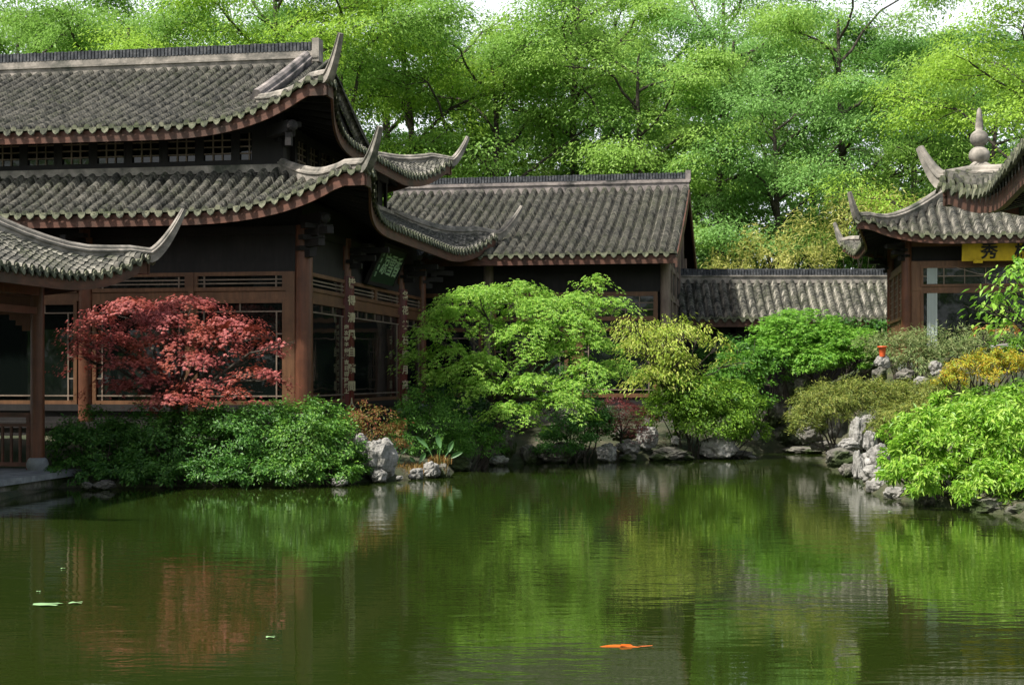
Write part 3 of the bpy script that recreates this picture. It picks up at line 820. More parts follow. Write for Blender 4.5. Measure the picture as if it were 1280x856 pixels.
def shrub(name, label, cat, base, blobs, mat, size=.09, dens=420, aspect=.45, lobes=1, group=None, crad=.24, up=.7, flatc=.6, droop=.2, stems=5, tint=None, under=-.45):
    """blobs: (px, py, D, rx_px, rz_px[, depth factor])"""
    b = P(*base); root = world_root(name, b, label, cat, group)
    fo, st = MB(), MB()
    for q in blobs:
        px, py, D, rx, rz = q[:5]; dep = q[5] if len(q) > 5 else .8
        c = P(px, py, D) - b; RX = rx/F_*D; RZ = rz/F_*D; RY = RX*dep
        area = 4*math.pi*((RX*RY)**1.6/3 + (RX*RZ)**1.6/3 + (RY*RZ)**1.6/3)**(1/1.6)
        blob_leaves(fo, c, (RX,RY,RZ), int(area*dens), size, aspect, lobes, crad=crad, up=up, flatc=flatc, droop=droop, under=under)
        for k in range(stems):
            e = c + rng.normal(size=3)*np.array([RX,RY,RZ])*.4
            s0 = np.array([c[0]*.6+rng.normal(0,.1), c[1]*.6+rng.normal(0,.1), min(-.1, c[2]-RZ*1.2)])
            limb(st, s0, e, .03, .008)
    f = fo.build('foliage', mat, root); s = st.build('stem', M['bark'], root)
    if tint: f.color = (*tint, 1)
    return root

def spray_tree(name, label, base, pads, mat, size, dens, lobes=3, aspect=.3, trunk_r=.09, fork=.45, ry=.8, tint=None, trunk_top=None, under=None, dj=.7, name_cat='tree'):
    b = P(*base); root = world_root(name, b, label, name_cat)
    fo, tr = MB(), MB()
    tgt = []
    for i, q in enumerate(pads):
        px, py, D, rx, rz = q[:5]
        c = P(px, py, D) - b; RX = rx/F_*D; RZ = rz/F_*D; RY = RX*ry
        pad_leaves(fo, c, RX, RY, RZ, int(RX*RY*math.pi*dens), size, aspect, lobes)
        tgt.append(c - (0,0,RZ*.2))
    top = np.array(trunk_top) if trunk_top is not None else np.mean(tgt, 0)*np.array([.5,.5,fork])
    limb(tr, (0,0,-.4), top, trunk_r, trunk_r*.75, .1)
    forks = [top + rng.normal(size=3)*.12 for _ in range(4)]
    for c in tgt:
        f0 = top; mid = top + (c-top)*.5 + np.array([0,0,.12]); limb(tr, f0, mid, trunk_r*.55, trunk_r*.35, .1, 4)
        limb(tr, mid, c, trunk_r*.35, .012, .12, 4)
        for k in range(4):
            e = c + rng.normal(size=3)*np.array([.3,.3,.04]); limb(tr, mid+(c-mid)*.6, e, .014, .005, .1, 3)
    f = fo.build('crown', mat, root); tr.build('trunk', M['bark'], root, True)
    if tint: f.color = (*tint, 1)
    return root

L = dict(
    red=leaf_mat('red_maple_leaf', (.16,.028,.032), (.32,.075,.07), (.50,.165,.14), .22, .02, ((.26,.06,.035), .9)),
    dkred=leaf_mat('purple_maple_leaf', (.06,.012,.014), (.11,.022,.022), (.16,.035,.03), .3, .02),
    maple=leaf_mat('green_maple_leaf', (.12,.27,.025), (.22,.42,.045), (.38,.55,.09), .42, .02),
    hedge=leaf_mat('dark_shrub_leaf', (.025,.085,.010), (.05,.15,.018), (.11,.24,.035), .3, .03),
    fern=leaf_mat('mid_shrub_leaf', (.05,.12,.015), (.085,.20,.025), (.15,.28,.04), .35, .02),
    yellow=leaf_mat('yellow_green_leaf', (.20,.32,.035), (.36,.46,.06), (.52,.54,.13), .4, .02),
    orange=leaf_mat('orange_shrub_leaf', (.42,.24,.02), (.44,.40,.035), (.22,.36,.04), .35, .02),
    bright=leaf_mat('bright_bush_leaf', (.12,.28,.015), (.22,.42,.03), (.42,.58,.10), .4, .03),
    juniper=leaf_mat('juniper_needle', (.08,.14,.035), (.16,.22,.07), (.28,.30,.12), .2, .02),
    mound=leaf_mat('mound_needle', (.08,.12,.02), (.16,.21,.035), (.28,.28,.06), .2, .02),
    nandina=leaf_mat('nandina_leaf', (.22,.05,.03), (.20,.12,.03), (.10,.16,.03), .3, .02),
    bamboo=leaf_mat('bamboo_leaf', (.22,.27,.05), (.38,.39,.09), (.50,.48,.15), .4, .02),
    tree=leaf_mat('tree_leaf', (.14,.26,.05), (.18,.325,.06), (.24,.40,.09), .45, .02),
    straw=leaf_mat('straw_blade', (.20,.10,.025), (.25,.15,.04), (.16,.14,.04), .3, .02),
    blade=leaf_mat('water_plant_leaf', (.06,.18,.04), (.10,.26,.06), (.12,.30,.10), .4, .06),
)

# ---------------- shrubs on the left bank
G1 = 'dark shrubs along the left bank'
shrub('shrub', 'dark green shrub at the water beside the stone platform, leftmost of the bank', 'shrub', (115,600,32), [(100,560,32.2,42,38),(140,565,31.9,45,40),(120,540,33,45,28),(100,592,31.2,40,20),(150,590,31.1,40,20)], L['hedge'], .085, 430, .5, group=G1, tint=(.85,.88,.85))  # tint darkens the leaves, standing in for the shade on this end
shrub('shrub', 'dark green shrub directly below the red maple trunk, at the water', 'shrub', (215,600,32), [(205,563,31.9,48,45),(235,545,32.6,45,38),(180,545,32.9,42,35),(190,592,31,44,20),(235,592,31,44,20)], L['hedge'], .085, 430, .5, group=G1, tint=(.9,.95,.9))  # slighter dark tint, again shade put into the leaf colour
shrub('shrub', 'green leafy shrub below the right side of the red maple', 'shrub', (300,600,32), [(290,563,31.9,50,46),(320,540,32.6,50,38),(270,540,32.8,40,34),(275,592,31,44,20),(320,592,31.1,44,20)], L['hedge'], .085, 430, .5, group=G1, tint=(1,1.05,1))
shrub('shrub', 'tall bright-tipped green shrub in front of the hall corner column', 'shrub', (385,600,32.4), [(372,560,32.0,52,48),(410,562,32.4,45,42),(395,532,33.0,45,38),(350,535,33.0,42,34),(430,578,32.6,28,27),(360,590,31.2,44,22),(405,592,31.5,44,20),(440,590,32.3,25,18)], L['hedge'], .088, 460, .5, group=G1, tint=(1.45,1.3,1.1))
shrub('nandina', 'reddish feathery shrub under the large side window of the hall', 'shrub', (465,570,34.6), [(465,530,34.6,35,24),(480,550,34.4,28,22),(440,535,35,25,22)], L['nandina'], .075, 380, .35, crad=.3)
shrub('shrub', 'tall feathery green shrub right of the reddish shrub', 'shrub', (530,590,36), [(530,515,36.8,38,34),(520,545,36.2,35,30),(555,540,36.2,38,34),(500,560,35.8,20,20)], L['fern'], .085, 400, .32, crad=.3, tint=(.85,1,.9), group='feathery shrubs by the rocks')
shrub('shrub', 'low feathery green shrub on the point behind the pale rocks', 'shrub', (590,590,37), [(590,556,36.9,38,24),(560,562,36.4,30,20),(612,560,37.3,20,18)], L['fern'], .08, 420, .32, crad=.3, tint=(.8,1,.8), group='feathery shrubs by the rocks')
shrub('shrub', 'dark shrub hanging over the rocks left of the small purple maple', 'shrub', (715,580,40.5), [(720,540,40.2,42,30),(700,555,39.9,30,22),(740,528,40.5,28,36)], L['hedge'], .09, 380, .5, tint=(.85,1,.8))
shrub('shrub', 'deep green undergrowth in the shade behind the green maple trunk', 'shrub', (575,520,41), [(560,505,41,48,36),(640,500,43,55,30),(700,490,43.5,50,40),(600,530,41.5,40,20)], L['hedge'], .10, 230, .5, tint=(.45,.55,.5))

# ---------------- maples
rp0 = [(165,382,33.6,62,15),(235,378,33.7,60,14),(200,398,32.9,60,16),(290,404,33.3,52,14),(120,402,33.8,42,16),(135,425,33.2,52,16),(205,425,32.6,55,14),(262,418,32.5,45,13),
      (315,415,33.2,32,11),(105,445,33.6,32,16),(165,452,32.7,52,14),(235,448,32.2,48,12),(290,438,32.6,30,10),(330,436,33,26,8),(190,476,32.2,55,13),(140,480,32.6,35,12),(250,482,32,42,12),
      (215,496,32.0,48,9),(315,465,32.3,38,10),(340,470,32.6,22,8),(300,490,32.2,26,9),(350,428,33.2,14,5),(95,420,33.8,20,10)]
rp = [(x, y, D+rng.uniform(-.7,.7), rx*.88, rz*.8) for (x,y,D,rx,rz) in rp0]
spray_tree('red_maple', 'red-leaved japanese maple in low horizontal layers, in front of the hall at left', (215,560,33.4), rp, L['red'], .085, 400, lobes=5, aspect=.22, trunk_r=.11, ry=.7)
gp = [(600,368,38.6,55,13),(645,362,39.2,50,12),(575,392,38.6,50,16),(680,382,38.5,55,15),(725,372,38.8,34,12),(745,352,39,22,9),(765,378,38.6,26,7),(540,415,38.4,30,14),(560,440,37.9,40,16),
      (520,445,38.2,22,12),(545,470,38.0,28,12),(660,412,38.2,50,15),(715,402,38.4,40,13),(600,455,37.4,45,18),(690,435,38,42,13),(735,428,38.2,36,11),(768,455,38.2,28,10),
      (735,462,37.8,36,12),(665,478,36.9,48,16),(700,500,36.8,38,13),(640,512,36.8,40,13),(600,480,37.2,35,14),(720,480,37.2,30,10),]
spray_tree('green_maple', 'large bright green japanese maple in drooping layers, in front of the timber wing', (603,568,38.6), [(x, y, D+rng.uniform(-.6,.6), rx*1.0, rz*.9) for (x,y,D,rx,rz) in gp], L['maple'], .095, 460, lobes=3, aspect=.34, trunk_r=.15, ry=.7)
spray_tree('purple_maple', 'small dark purple weeping maple on the bank between two green shrubs', (775,560,41), [(772,505,41,30,14),(758,520,40.7,24,14),(795,515,40.8,24,14),(775,530,40.5,28,14),(795,535,40.6,18,12)], L['dkred'], .10, 330, lobes=3, aspect=.2, trunk_r=.05, name_cat='tree')
yp = [(820+rng.uniform(-42,62)*u, 398+rng.uniform(0,75), 42+rng.uniform(-1.1,1.1), rng.uniform(13,24), rng.uniform(6,13)) for u in np.linspace(.35,1,34)]
yp += [(855,402,42,16,8),(832,398,42.2,12,7),(878,412,42,18,8),(800,415,41.8,18,8),(785,432,42,14,6),(900,428,42.3,16,9),(912,450,42.3,14,9)]
spray_tree('yellow_shrub', 'tall open shrub with pale yellow-green new leaves, right of the green maple', (850,560,42.2), yp, L['yellow'], .125, 250, lobes=1, aspect=.36, trunk_r=.045, ry=.9, name_cat='shrub')
shrub('climbing_shrub', 'wide mid green shrub trailing down to the boulders below the yellow-green one', 'shrub', (880,575,42), [(860,500,41.8,48,34),(910,510,42,42,36),(890,532,41.9,45,26),(840,520,42,34,28),(935,540,42.4,22,26)], L['fern'], .10, 420, .42, crad=.26, tint=(1.6,1.4,.9), group=None)
shrub('rock_maple', 'rounded green maple growing out of the rockery, left of the right pavilion', 'tree', (1010,500,46), [(1000,415,46.5,52,26),(1050,430,46.3,46,28),(965,440,46,36,20),(1030,455,45.6,40,22),(1080,450,46,26,18)], L['maple'], .12, 280, .36, lobes=3, crad=.28, up=1.0, flatc=.35, tint=(.7,.85,.75), stems=6)
shrub('creeper', 'dark green creeper-covered shrub in the back corner of the pond', 'shrub', (940,540,45.5), [(930,455,45.5,30,34),(915,480,44.8,36,36),(960,465,45.5,28,26),(945,500,45,26,30)], L['fern'], .12, 260, .42, tint=(.9,1.05,.8))
shrub('shrub', 'deep green undergrowth behind the rock garden maple', 'shrub', (1060,470,48.5), [(900,450,49.5,40,26),(980,440,50,60,26),(1060,425,49.8,50,26),(1110,440,49.5,36,40)], L['hedge'], .13, 150, .5, tint=(.8,.9,.8))

# ---------------- rockery on the right
shrub('clipped_mound', 'long rounded olive green needle shrub over the white rocks', 'shrub', (1080,560,38.5), [(1030,510,38.4,42,28),(1070,500,38.6,48,26),(1110,500,38.8,44,24),(1150,496,39,44,20),(1008,530,38.2,24,22),(1135,520,37.6,42,18),(1110,535,37.2,30,16),(1160,520,37.6,40,24),(1185,490,38.5,36,22)], L['mound'], .11, 950, .17, crad=.17, up=.4, flatc=1, droop=.05, stems=3)
shrub('juniper', 'spreading grey-green juniper in front of the right pavilion', 'shrub', (1160,470,42), [(1130,440,42.4,40,26),(1175,432,42.6,44,22),(1215,438,42.3,38,24),(1100,430,43,26,14),(1150,455,41.8,36,18),(1250,425,43,30,14)], L['juniper'], .15, 330, .14, crad=.28, up=.35, flatc=.8, droop=.05)
shrub('orange_shrub', 'golden orange shrub at the right edge above the bright green bush', 'shrub', (1220,500,36.5), [(1215,464,36.4,34,20),(1250,457,36.6,32,22),(1190,474,36.2,20,14),(1280,455,36.8,26,24),(1232,448,36.8,18,14)], L['orange'], .085, 420, .36, crad=.26)
shrub('shrub', 'small green shrub below the golden orange one', 'shrub', (1250,520,34), [(1235,500,34.5,40,18),(1290,492,34,34,30),(1275,440,38,30,22)], L['fern'], .1, 320, .42, tint=(1.2,1.15,.8))
shrub('bush', 'big glossy bright green bush leaning over the water at the right edge', 'bush', (1210,610,27), [(1150,575,26.6,44,42),(1195,560,26.8,60,52),(1250,560,26.4,60,58),(1230,530,27.6,60,34),(1305,570,26,50,62),(1180,600,26,44,28),(1240,606,25.6,52,28),(1290,610,25.4,40,28),(1125,590,26.8,24,24),(1210,524,28,50,28),(1270,516,28,60,24),(1165,540,27.2,50,34),(1120,545,27.4,22,18),(1190,502,28,26,12),(1262,496,28,22,12),(1230,508,28.2,20,14),(1108,572,27,14,12)],
      L['bright'], .125, 330, .36, crad=.22, up=.45, flatc=.7, droop=.3, stems=4, under=-.6)
spray_tree('leaning_tree', 'slender branches with fresh green leaves reaching in from the right edge', (1345,640,24), [(x+14, y+3, D, rx, rz) for (x,y,D,rx,rz) in [(1245,345,24,22,6),(1262,330,24.2,26,8),(1290,320,24.4,36,10),(1232,372,23.8,20,6),(1262,365,24,26,8),(1250,392,24,24,7),(1278,385,24.2,28,9),(1330,350,24.5,50,26),(1340,390,24.5,50,20),(1218,378,23.8,12,4)]],
      L['maple'], .13, 230, lobes=1, aspect=.5, trunk_r=.035, ry=.8, tint=(.9,.95,.9), trunk_top=(.1,0,2.2))
shrub('dry_twig_shrub', 'little shrub with pinkish dry leaves beside the pavilion wall', 'shrub', (1228,430,42), [(1228,414,42,12,8),(1260,412,42,12,10)], L['nandina'], .1, 240, .4, tint=(2.2,2.4,2))
# bamboo behind the covered wall
for (lab, bl) in (('yellow-green bamboo clump behind the covered wall, left part', [(920,330,64,30,24),(955,320,63,32,34),(900,345,63,26,18)]),
                  ('tall yellow-green bamboo clump behind the covered wall, next to the pavilion roof', [(1020,310,63,44,42),(1070,290,63.5,52,46),(1100,265,64,36,24),(1140,280,64,40,34),(1000,335,62,40,20)])):
    shrub('bamboo', lab, 'bamboo', (bl[0][0], 440, bl[0][2]), bl, L['bamboo'], .24, 44, .2, crad=.3, up=.2, flatc=1.2, droop=.3, group='bamboo behind the covered wall', stems=6)

# ---------------- background trees
def make_tree(name, h, spread, seed, nl=300, lsize=.19, low=.22, lobes=1, aspect=.5, lean=0, drop=0):
    global rng
    keep = rng; rng = np.random.default_rng(seed)
    root = bpy.data.objects.new(name, None); COL.objects.link(root)
    tr, fo = MB(), MB()
    def cluster(c, r):
        N = int(nl*rng.uniform(.6, 1.3)); o = rng.normal(size=(N,3)); o = o/ (1+.25*np.linalg.norm(o,axis=1,keepdims=True))
        pos = c + o*np.array([r, r, r*.34]) - np.array([0,0,1])*(np.linalg.norm(o[:,:2],axis=1,keepdims=True)**2)*r*.13
        out = o*np.array([1,1,.2]); nrm = np.array([0,0,1.]) + out*.45 + rng.normal(size=(N,3))*.26
        leaf_geo(fo, pos, nrm, lsize, aspect, lobes, out*.8 + np.array([0,0,-.3]), droop=.25)
    top = np.array([lean, 0, h*.9])
    tp = [np.array([lean*(i/8)**1.3 + math.sin(i*1.3+seed)*.12, math.cos(i*1.1+seed)*.12, -1 + (h*.9+1)*i/8]) for i in range(9)]
    r0 = h*.017
    tr.tube(tp, [r0*(1-.85*(i/8)) + .02 for i in range(9)], 9)
    nb = 17
    for i in range(nb):
        u = low + (1-low)*(i+rng.uniform(0,.6))/nb*.97
        base = np.array([np.interp(u, np.linspace(0,1,9), [q[k] for q in tp]) for k in range(3)])
        a = i*2.399 + rng.uniform(-.4,.4)
        prof = math.sin(math.pi*min(1, max(.02, (u-low*.6)/(1.06-low*.6)))**.8)**.7
        ln = spread*(.35+.65*prof)*rng.uniform(.75,1.1); el = .15 + .75*u
        tip = base + np.array([math.cos(a)*ln, math.sin(a)*ln, ln*el*rng.uniform(.5,1)])
        rr = r0*.5*(1-u*.6); pts = limb(tr, base, tip, rr, rr*.25, .16, 6, sag=.06)
        for k in range(7):
            v = rng.uniform(.3, 1.0); b = pts[min(5, int(v*6))]
            aa = a + rng.uniform(-1.2,1.2); l2 = ln*rng.uniform(.2,.48)
            t2 = b + np.array([math.cos(aa)*l2, math.sin(aa)*l2, l2*rng.uniform(-.12,.55)])
            limb(tr, b, t2, rr*.3, .015, .2, 4)
            cluster(t2, spread*rng.uniform(.13,.21))
            if rng.uniform() < .35: cluster(b+(t2-b)*.5, spread*.12)
        cluster(tip, spread*.2)
    cluster(tp[-1]+np.array([0,0,.3]), spread*.3)
    f = fo.build('crown', L['tree'], root); t_ = tr.build('trunk', M['bark'], root, True)
    rng = keep
    return root
protos = [make_tree('broadleaf_tree', 20, 6.6, 11), make_tree('broadleaf_tree', 21, 6.0, 23, nl=280, lsize=.20, low=.25, aspect=.42, lean=1.2),
          make_tree('broadleaf_tree', 19, 7.2, 37, nl=290, lsize=.18, low=.20, lobes=1, lean=-1.0), make_tree('broadleaf_tree', 22, 6.4, 51, nl=280, lsize=.21, low=.32, aspect=.38)]
used = set()
YG, MG, BG, DG, LG = (1.45,1.3,.75), (1,1.02,.9), (1.05,1.12,1.4), (.6,.75,.75), (1.35,1.25,1.15)  # BG is paler and bluer: distance haze put into the leaf colour
# px, D, scale, tint, proto, rotation, label
TREES = [
 (20, 60, .86, MG, 0, .3, 'tree with a dark forked trunk, behind the far left end of the hall roof'),
 (140, 64, .9, MG, 1, 1.1, 'leafy green tree behind the hall roof, second from the left'),
 (245, 61, .84, YG, 2, 2.0, 'yellow-green tree above the middle of the hall ridge'),
 (345, 66, .98, YG, 3, .5, 'pale tree with a visible trunk above the right end of the hall ridge'),
 (425, 67, 1.0, MG, 0, 4.0, 'tree with thick grey trunk just right of the upswept hall roof corner'),
 (530, 74, 1.02, YG, 1, 3.1, 'bright tree rising behind the left part of the timber wing roof'),
 (625, 72, 1.0, MG, 2, 5.2, 'full round tree behind the middle of the timber wing roof'),
 (720, 75, 1.05, LG, 3, 2.2, 'light green tree behind the right part of the timber wing roof'),
 (800, 70, .92, LG, 0, 1.7, 'layered pale tree above the right end of the wing ridge'),
 (890, 74, .95, BG, 1, 5.6, 'tree with dark limbs showing beside the wing gable'),
 (978, 70, .84, BG, 2, .9, 'thin-trunked tree behind the bamboo, left of the pavilion roof'),
 (1050, 73, .95, LG, 3, 4.4, 'broad pale tree directly behind the bamboo clump'),
 (1140, 80, 1.0, DG, 0, 2.7, 'dark tree with sky showing through it, above the near roof corner tip'),
 (1225, 72, .80, MG, 1, .2, 'mid green tree behind the gourd finial'),
 (1290, 58, .86, YG, 2, 3.6, 'bright yellow-green tree at the right edge above the pavilion'),
 (-40, 78, 1.1, MG, 3, 1.0, 'tall back tree at the left edge of the photo'),
 (85, 82, 1.1, LG, 2, 2.3, 'tall back tree left of the hall ridge middle'),
 (205, 80, 1.08, MG, 0, 3.3, 'tall back tree over the middle of the hall'),
 (310, 84, 1.12, DG, 1, .7, 'dark back tree over the right end of the hall'),
 (480, 82, 1.12, MG, 3, 5.1, 'tall back tree between the hall and the wing'),
 (590, 86, 1.12, DG, 2, 1.6, 'shaded back tree over the left of the wing'),
 (690, 90, 1.05, BG, 0, 4.6, 'distant back tree below the small gap of sky'),
 (800, 88, 1.14, MG, 1, 2.9, 'tall back tree over the right of the wing'),
 (905, 90, 1.16, BG, 3, .4, 'tall back tree tinted bluish for haze, left of the bamboo'),
 (1010, 92, 1.18, MG, 2, 3.9, 'tall back tree above the bamboo'),
 (1110, 94, 1.12, LG, 0, 5.8, 'distant back tree under the sky gap at the upper right'),
 (1215, 90, 1.06, BG, 1, 1.3, 'distant back tree over the gourd finial'),
 (1330, 84, 1.1, DG, 3, 2.5, 'tall back tree at the right edge of the photo'),
]
for (px, D, s, tint, k, rz, lab) in TREES:
    src = protos[k]
    if k in used:
        r = src.copy(); COL.objects.link(r); kids = []
        for ch in src.children:
            c = ch.copy(); COL.objects.link(c); c.parent = r; kids.append(c)
    else: used.add(k); r = src; kids = list(src.children)
    zg = .8 + max(0, D-60)*.07
    r.location = ((px-640)/F_*D, D, zg); r.rotation_euler = (0,0,rz); r.scale = (s*random.uniform(.95,1.05), s*random.uniform(.95,1.05), s)
    tag(r, lab, 'tree', 'broadleaf trees behind the roofs')
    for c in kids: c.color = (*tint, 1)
# low woodland undergrowth that closes the view under the crowns
for i, (x0, x1, D, lab) in enumerate(((860,960,70,'shady bush under the trees beside the wing gable'),(960,1060,76,'shady bush under the trees behind the bamboo'),(1060,1170,72,'shady bush under the trees behind the pavilion roof'),(1170,1330,70,'shady bush under the trees at the right edge'),
                              (-60,220,72,'shady bush under the trees behind the hall, left half'),(220,560,74,'shady bush under the trees behind the hall, right half'),(560,880,76,'shady bush under the trees behind the timber wing'))):
    n = max(2, int((x1-x0)/70)); bl = [(x0+(x1-x0)*(j+.5)/n, 330+rng.uniform(-25,15), D+rng.uniform(-2,2), 50, 62) for j in range(n)]
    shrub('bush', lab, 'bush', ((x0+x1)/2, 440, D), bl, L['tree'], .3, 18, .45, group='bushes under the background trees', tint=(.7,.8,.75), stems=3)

# unseen woodland added behind and beside the viewer: darkens the shade, shows in window panes
mb = MB(); st = MB()
for (x, y) in [(x, -24+3*math.sin(x)) for x in range(-48, 49, 8)] + [(-42, y) for y in range(-14, 40, 9)] + [(40, y) for y in range(-14, 40, 9)]:
    hh = rng.uniform(14, 18); blob_leaves(mb, (x, y, hh*.52), (6.5, 5.5, hh*.5), 1500, .8, .6, crad=.3, under=-.95)
wd = mb.build('woodland', L['tree'], None); wd.color = (.8,.85,.8,1); tag(wd, 'dense green woodland added out of view around the pond for shade and reflections', 'woodland', kind='stuff')

mb = MB()
for i in range(15):
    x = -60 + i*8.8; hh = 25+rng.uniform(-3,3); blob_leaves(mb, (x, 106+rng.uniform(-3,3), 4+hh*.42), (8, 4, hh*.44), 2600, .55, .6, crad=.26, under=-.95)
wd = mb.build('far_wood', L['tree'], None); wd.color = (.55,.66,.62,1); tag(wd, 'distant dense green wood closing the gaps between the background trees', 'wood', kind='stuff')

# ================================================================== rocks
def rock(label, c, r, seed, mat='rock', group='rocks at the pond edge', sub=4, pointy=0, name='rock', amp=.34):
    import bmesh
    bm = bmesh.new(); bmesh.ops.create_icosphere(bm, subdivisions=sub, radius=1)
    o = Vector((seed*3.7, seed*1.3, seed*2.1))
    for v in bm.verts:
        p = v.co.copy()
        a = mn.ridged_multi_fractal(p*1.1+o, 1.0, 2.1, 5, 1.0, 2.0) if False else mn.fractal(p*1.2+o, 1.0, 2.0, 5)
        cell = mn.voronoi(p*1.5+o)[0]; ed = (cell[1]-cell[0])
        f = 1 + amp*a - .30*max(0, .25-ed)*2 + .1*mn.noise(p*4+o)
        q = p*f
        q.x = math.copysign(abs(q.x)**.85, q.x); q.z = math.copysign(abs(q.z)**.85, q.z)
        if pointy: q.x *= 1 - pointy*max(0, q.z)*.6; q.x += q.z*pointy*.2*((seed%3)-1)
        v.co = Vector((q.x*r[0], q.y*r[1], q.z*r[2]))
    me = bpy.data.meshes.new(name); bm.to_mesh(me); bm.free(); me.materials.append(M[mat])
    ob = bpy.data.objects.new(name, me); COL.objects.link(ob); ob.location = tuple(c); ob.rotation_euler = (0,0,seed*.7)
    return tag(ob, label, 'rock', group)
def prock(label, px, py, D, rx, rz, seed, mat='rock', **k):
    RX = rx/F_*D; RZ = rz/F_*D
    return rock(label, P(px, py, D), (RX, RX*.8, RZ), seed, mat, **k)
ROCKS = [
 ('tall pale pointed rock right of the bright-tipped shrub', 474,572,33.0,22,26,1,'rock',.5),
 ('narrow pale rock leaning behind the tall pointed one', 452,560,33.6,12,17,2,'rock',.4),
 ('small pale rock in the water below the tall pointed rock', 474,595,32.4,10,9,3,'rock',0),
 ('low pale rock half hidden under the bright-tipped shrub', 424,602,31.4,10,8,4,'rock',0),
 ('tiny white stone beside the straw-coloured grass', 499,597,32.8,4.5,3,5,'rock',0),
 ('rounded pale boulder at the tip of the grassy point', 521,593,33.5,11,8,6,'rock',0),
 ('largest knobbly pale boulder on the tip of the grassy point', 540,588,33.9,12,11,7,'rock',0),
 ('grey boulder at the right end of the grassy point', 554,590,34.1,9,11,8,'rockd',0),
 ('flat dark rock ledge behind the grassy point', 570,580,36.6,22,10,9,'rockd',0),
 ('small grey rock at the foot of the low feathery shrub', 623,576,38.9,13,7,10,'rock',0),
 ('upright grey rock under the green maple', 635,556,39.6,14,18,11,'rockd',.3),
 ('dark rock deep in the shade under the green maple', 660,568,40.0,14,12,12,'rockd',0),
 ('broad rounded dark boulder at the water under the green maple', 693,566,40.2,24,13,13,'rockd',0),
 ('dark rock to the right of the broad boulder', 722,566,40.6,12,10,14,'rockd',0),
 ('rounded grey rock at the water below the purple maple', 759,567,40.4,15,12,15,'rock',0),
 ('flat layered rock stacked below the purple maple', 786,558,41.0,17,9,16,'rock',0),
 ('low rock at the waterline below the layered one', 785,572,40.6,11,6,17,'rockd',0),
 ('smooth pale upright rock right of the purple maple', 808,546,41.6,14,15,18,'rock',0),
 ('brownish rock in the bank above the layered rock', 778,543,41.8,18,9,19,'rockd',0),
 ('long flat rock shelf at the waterline under the trailing shrub', 840,569,41.4,34,9,20,'rockd',0),
 ('big wedge-shaped boulder with a pale face at the waterline', 899,560,41.8,24,15,21,'rock',0),
 ('small square pale stone among the trailing shrub', 844,550,41.4,5,5,22,'rock',0),
 ('dark rock at the right end of the shelf', 925,570,42.6,18,7,23,'rockd',0),
 ('small white rock showing through the trailing shrub', 944,544,42.4,7,7,24,'rock',0),
 ('white rock in the water at the right end of the shelf', 941,573,42.0,8,4,25,'rock',0),
 ('large dark rock in the back corner of the pond', 985,545,46.5,26,18,26,'rockd',0),
 ('upright dark rock in the rockery under the rounded maple', 995,490,46.4,20,18,27,'rockd',.2),
 ('grey-brown block in the rockery under the rounded maple', 1003,482,45.8,13,12,28,'rockd',0),
 ('dark jagged rock left of the mound shrub', 970,515,46.4,20,20,29,'rockd',0),
 ('long flat rock at the back waterline', 1005,563,45,28,5,30,'rockd',0),
 ('reddish brown rock at the waterline under the mound shrub', 1026,556,42,13,7,31,'rockd',0),
 ('dark hollow rock under the left of the mound shrub', 1012,540,42,18,14,32,'rockd',0),
 ('craggy grey rock under the middle of the mound shrub', 1046,530,39,16,18,33,'rock',0),
 ('white upright rock like a figure under the mound shrub', 1072,541,37.4,11,20,34,'rock',.5),
 ('white flat rock tucked below the mound shrub', 1085,525,37.8,11,8,35,'rock',0),
 ('pale round rock at the foot of the white upright rock', 1062,556,37.2,13,9,36,'rock',0),
 ('white sloping rock right of the white upright rock', 1088,552,36.4,10,15,37,'rock',.2),
 ('small rock on the bank below the mound shrub', 1045,562,38.5,9,8,38,'rock',0),
 ('dark craggy rock behind the pale round rock', 1050,572,36.6,20,12,54,'rockd',0),
 ('grey rock on the slope between the mound shrub and the big bush', 1100,575,34,20,20,55,'rock',0),
 ('mossy rock at the waterline left of the tall narrow rock', 1060,588,34.2,12,9,56,'rockd',0),
 ('low rock on the bank right of the tall narrow rock', 1092,592,32.2,16,12,57,'rock',0),
 ('tall narrow pale rock standing in the water below the mound', 1073,585,33.4,9,22,39,'rock',.3),
 ('pale rock at the water left of the big glossy bush', 1098,610,29.6,15,13,40,'rock',0),
 ('long pale rock running under the big glossy bush', 1125,618,28.2,22,10,41,'rock',0),
 ('dark rock under the big glossy bush', 1160,628,27.0,20,14,42,'rockd',0),
 ('dark rock at the water under the right side of the big bush', 1230,636,25.6,36,12,43,'rockd',0),
 ('dark rock at the right edge under the big bush', 1290,640,24.8,30,13,44,'rockd',0),
 ('white pitted rock below the orange pot', 1103,452,41.6,10,10,45,'rock',.3),
 ('brown rock below the white pitted rock', 1100,468,41.2,10,10,46,'rockd',0),
 ('grey rock in the shade under the grey-green juniper', 1133,470,41.4,16,9,47,'rockd',0),
 ('white rock at the left of the golden orange shrub', 1170,460,41,9,9,48,'rock',0),
 ('small grey rock under the grey-green juniper', 1152,478,40.6,9,7,49,'rock',0),
 ('flat grey stone slab in front of the pavilion', 1258,434,41,18,4,50,'rock',0),
 ('pair of mossy stones at the waterline beside the platform', 130,606,30.6,16,6,51,'rockd',0),
 ('small mossy stone under the leftmost dark shrub', 108,607,30.4,10,5,52,'rockd',0),
 ('pale rock peeking out of the top of the rockery maple', 990,416,46.0,11,8,53,'rock',0),
]
for (lab, px, py, D, rx, rz, sd, mt, pt_) in ROCKS: prock(lab, px, py, D, rx, rz, sd, mt, pointy=pt_, sub=4 if rx > 8 else 3)
q = P(1103,437,41.5)
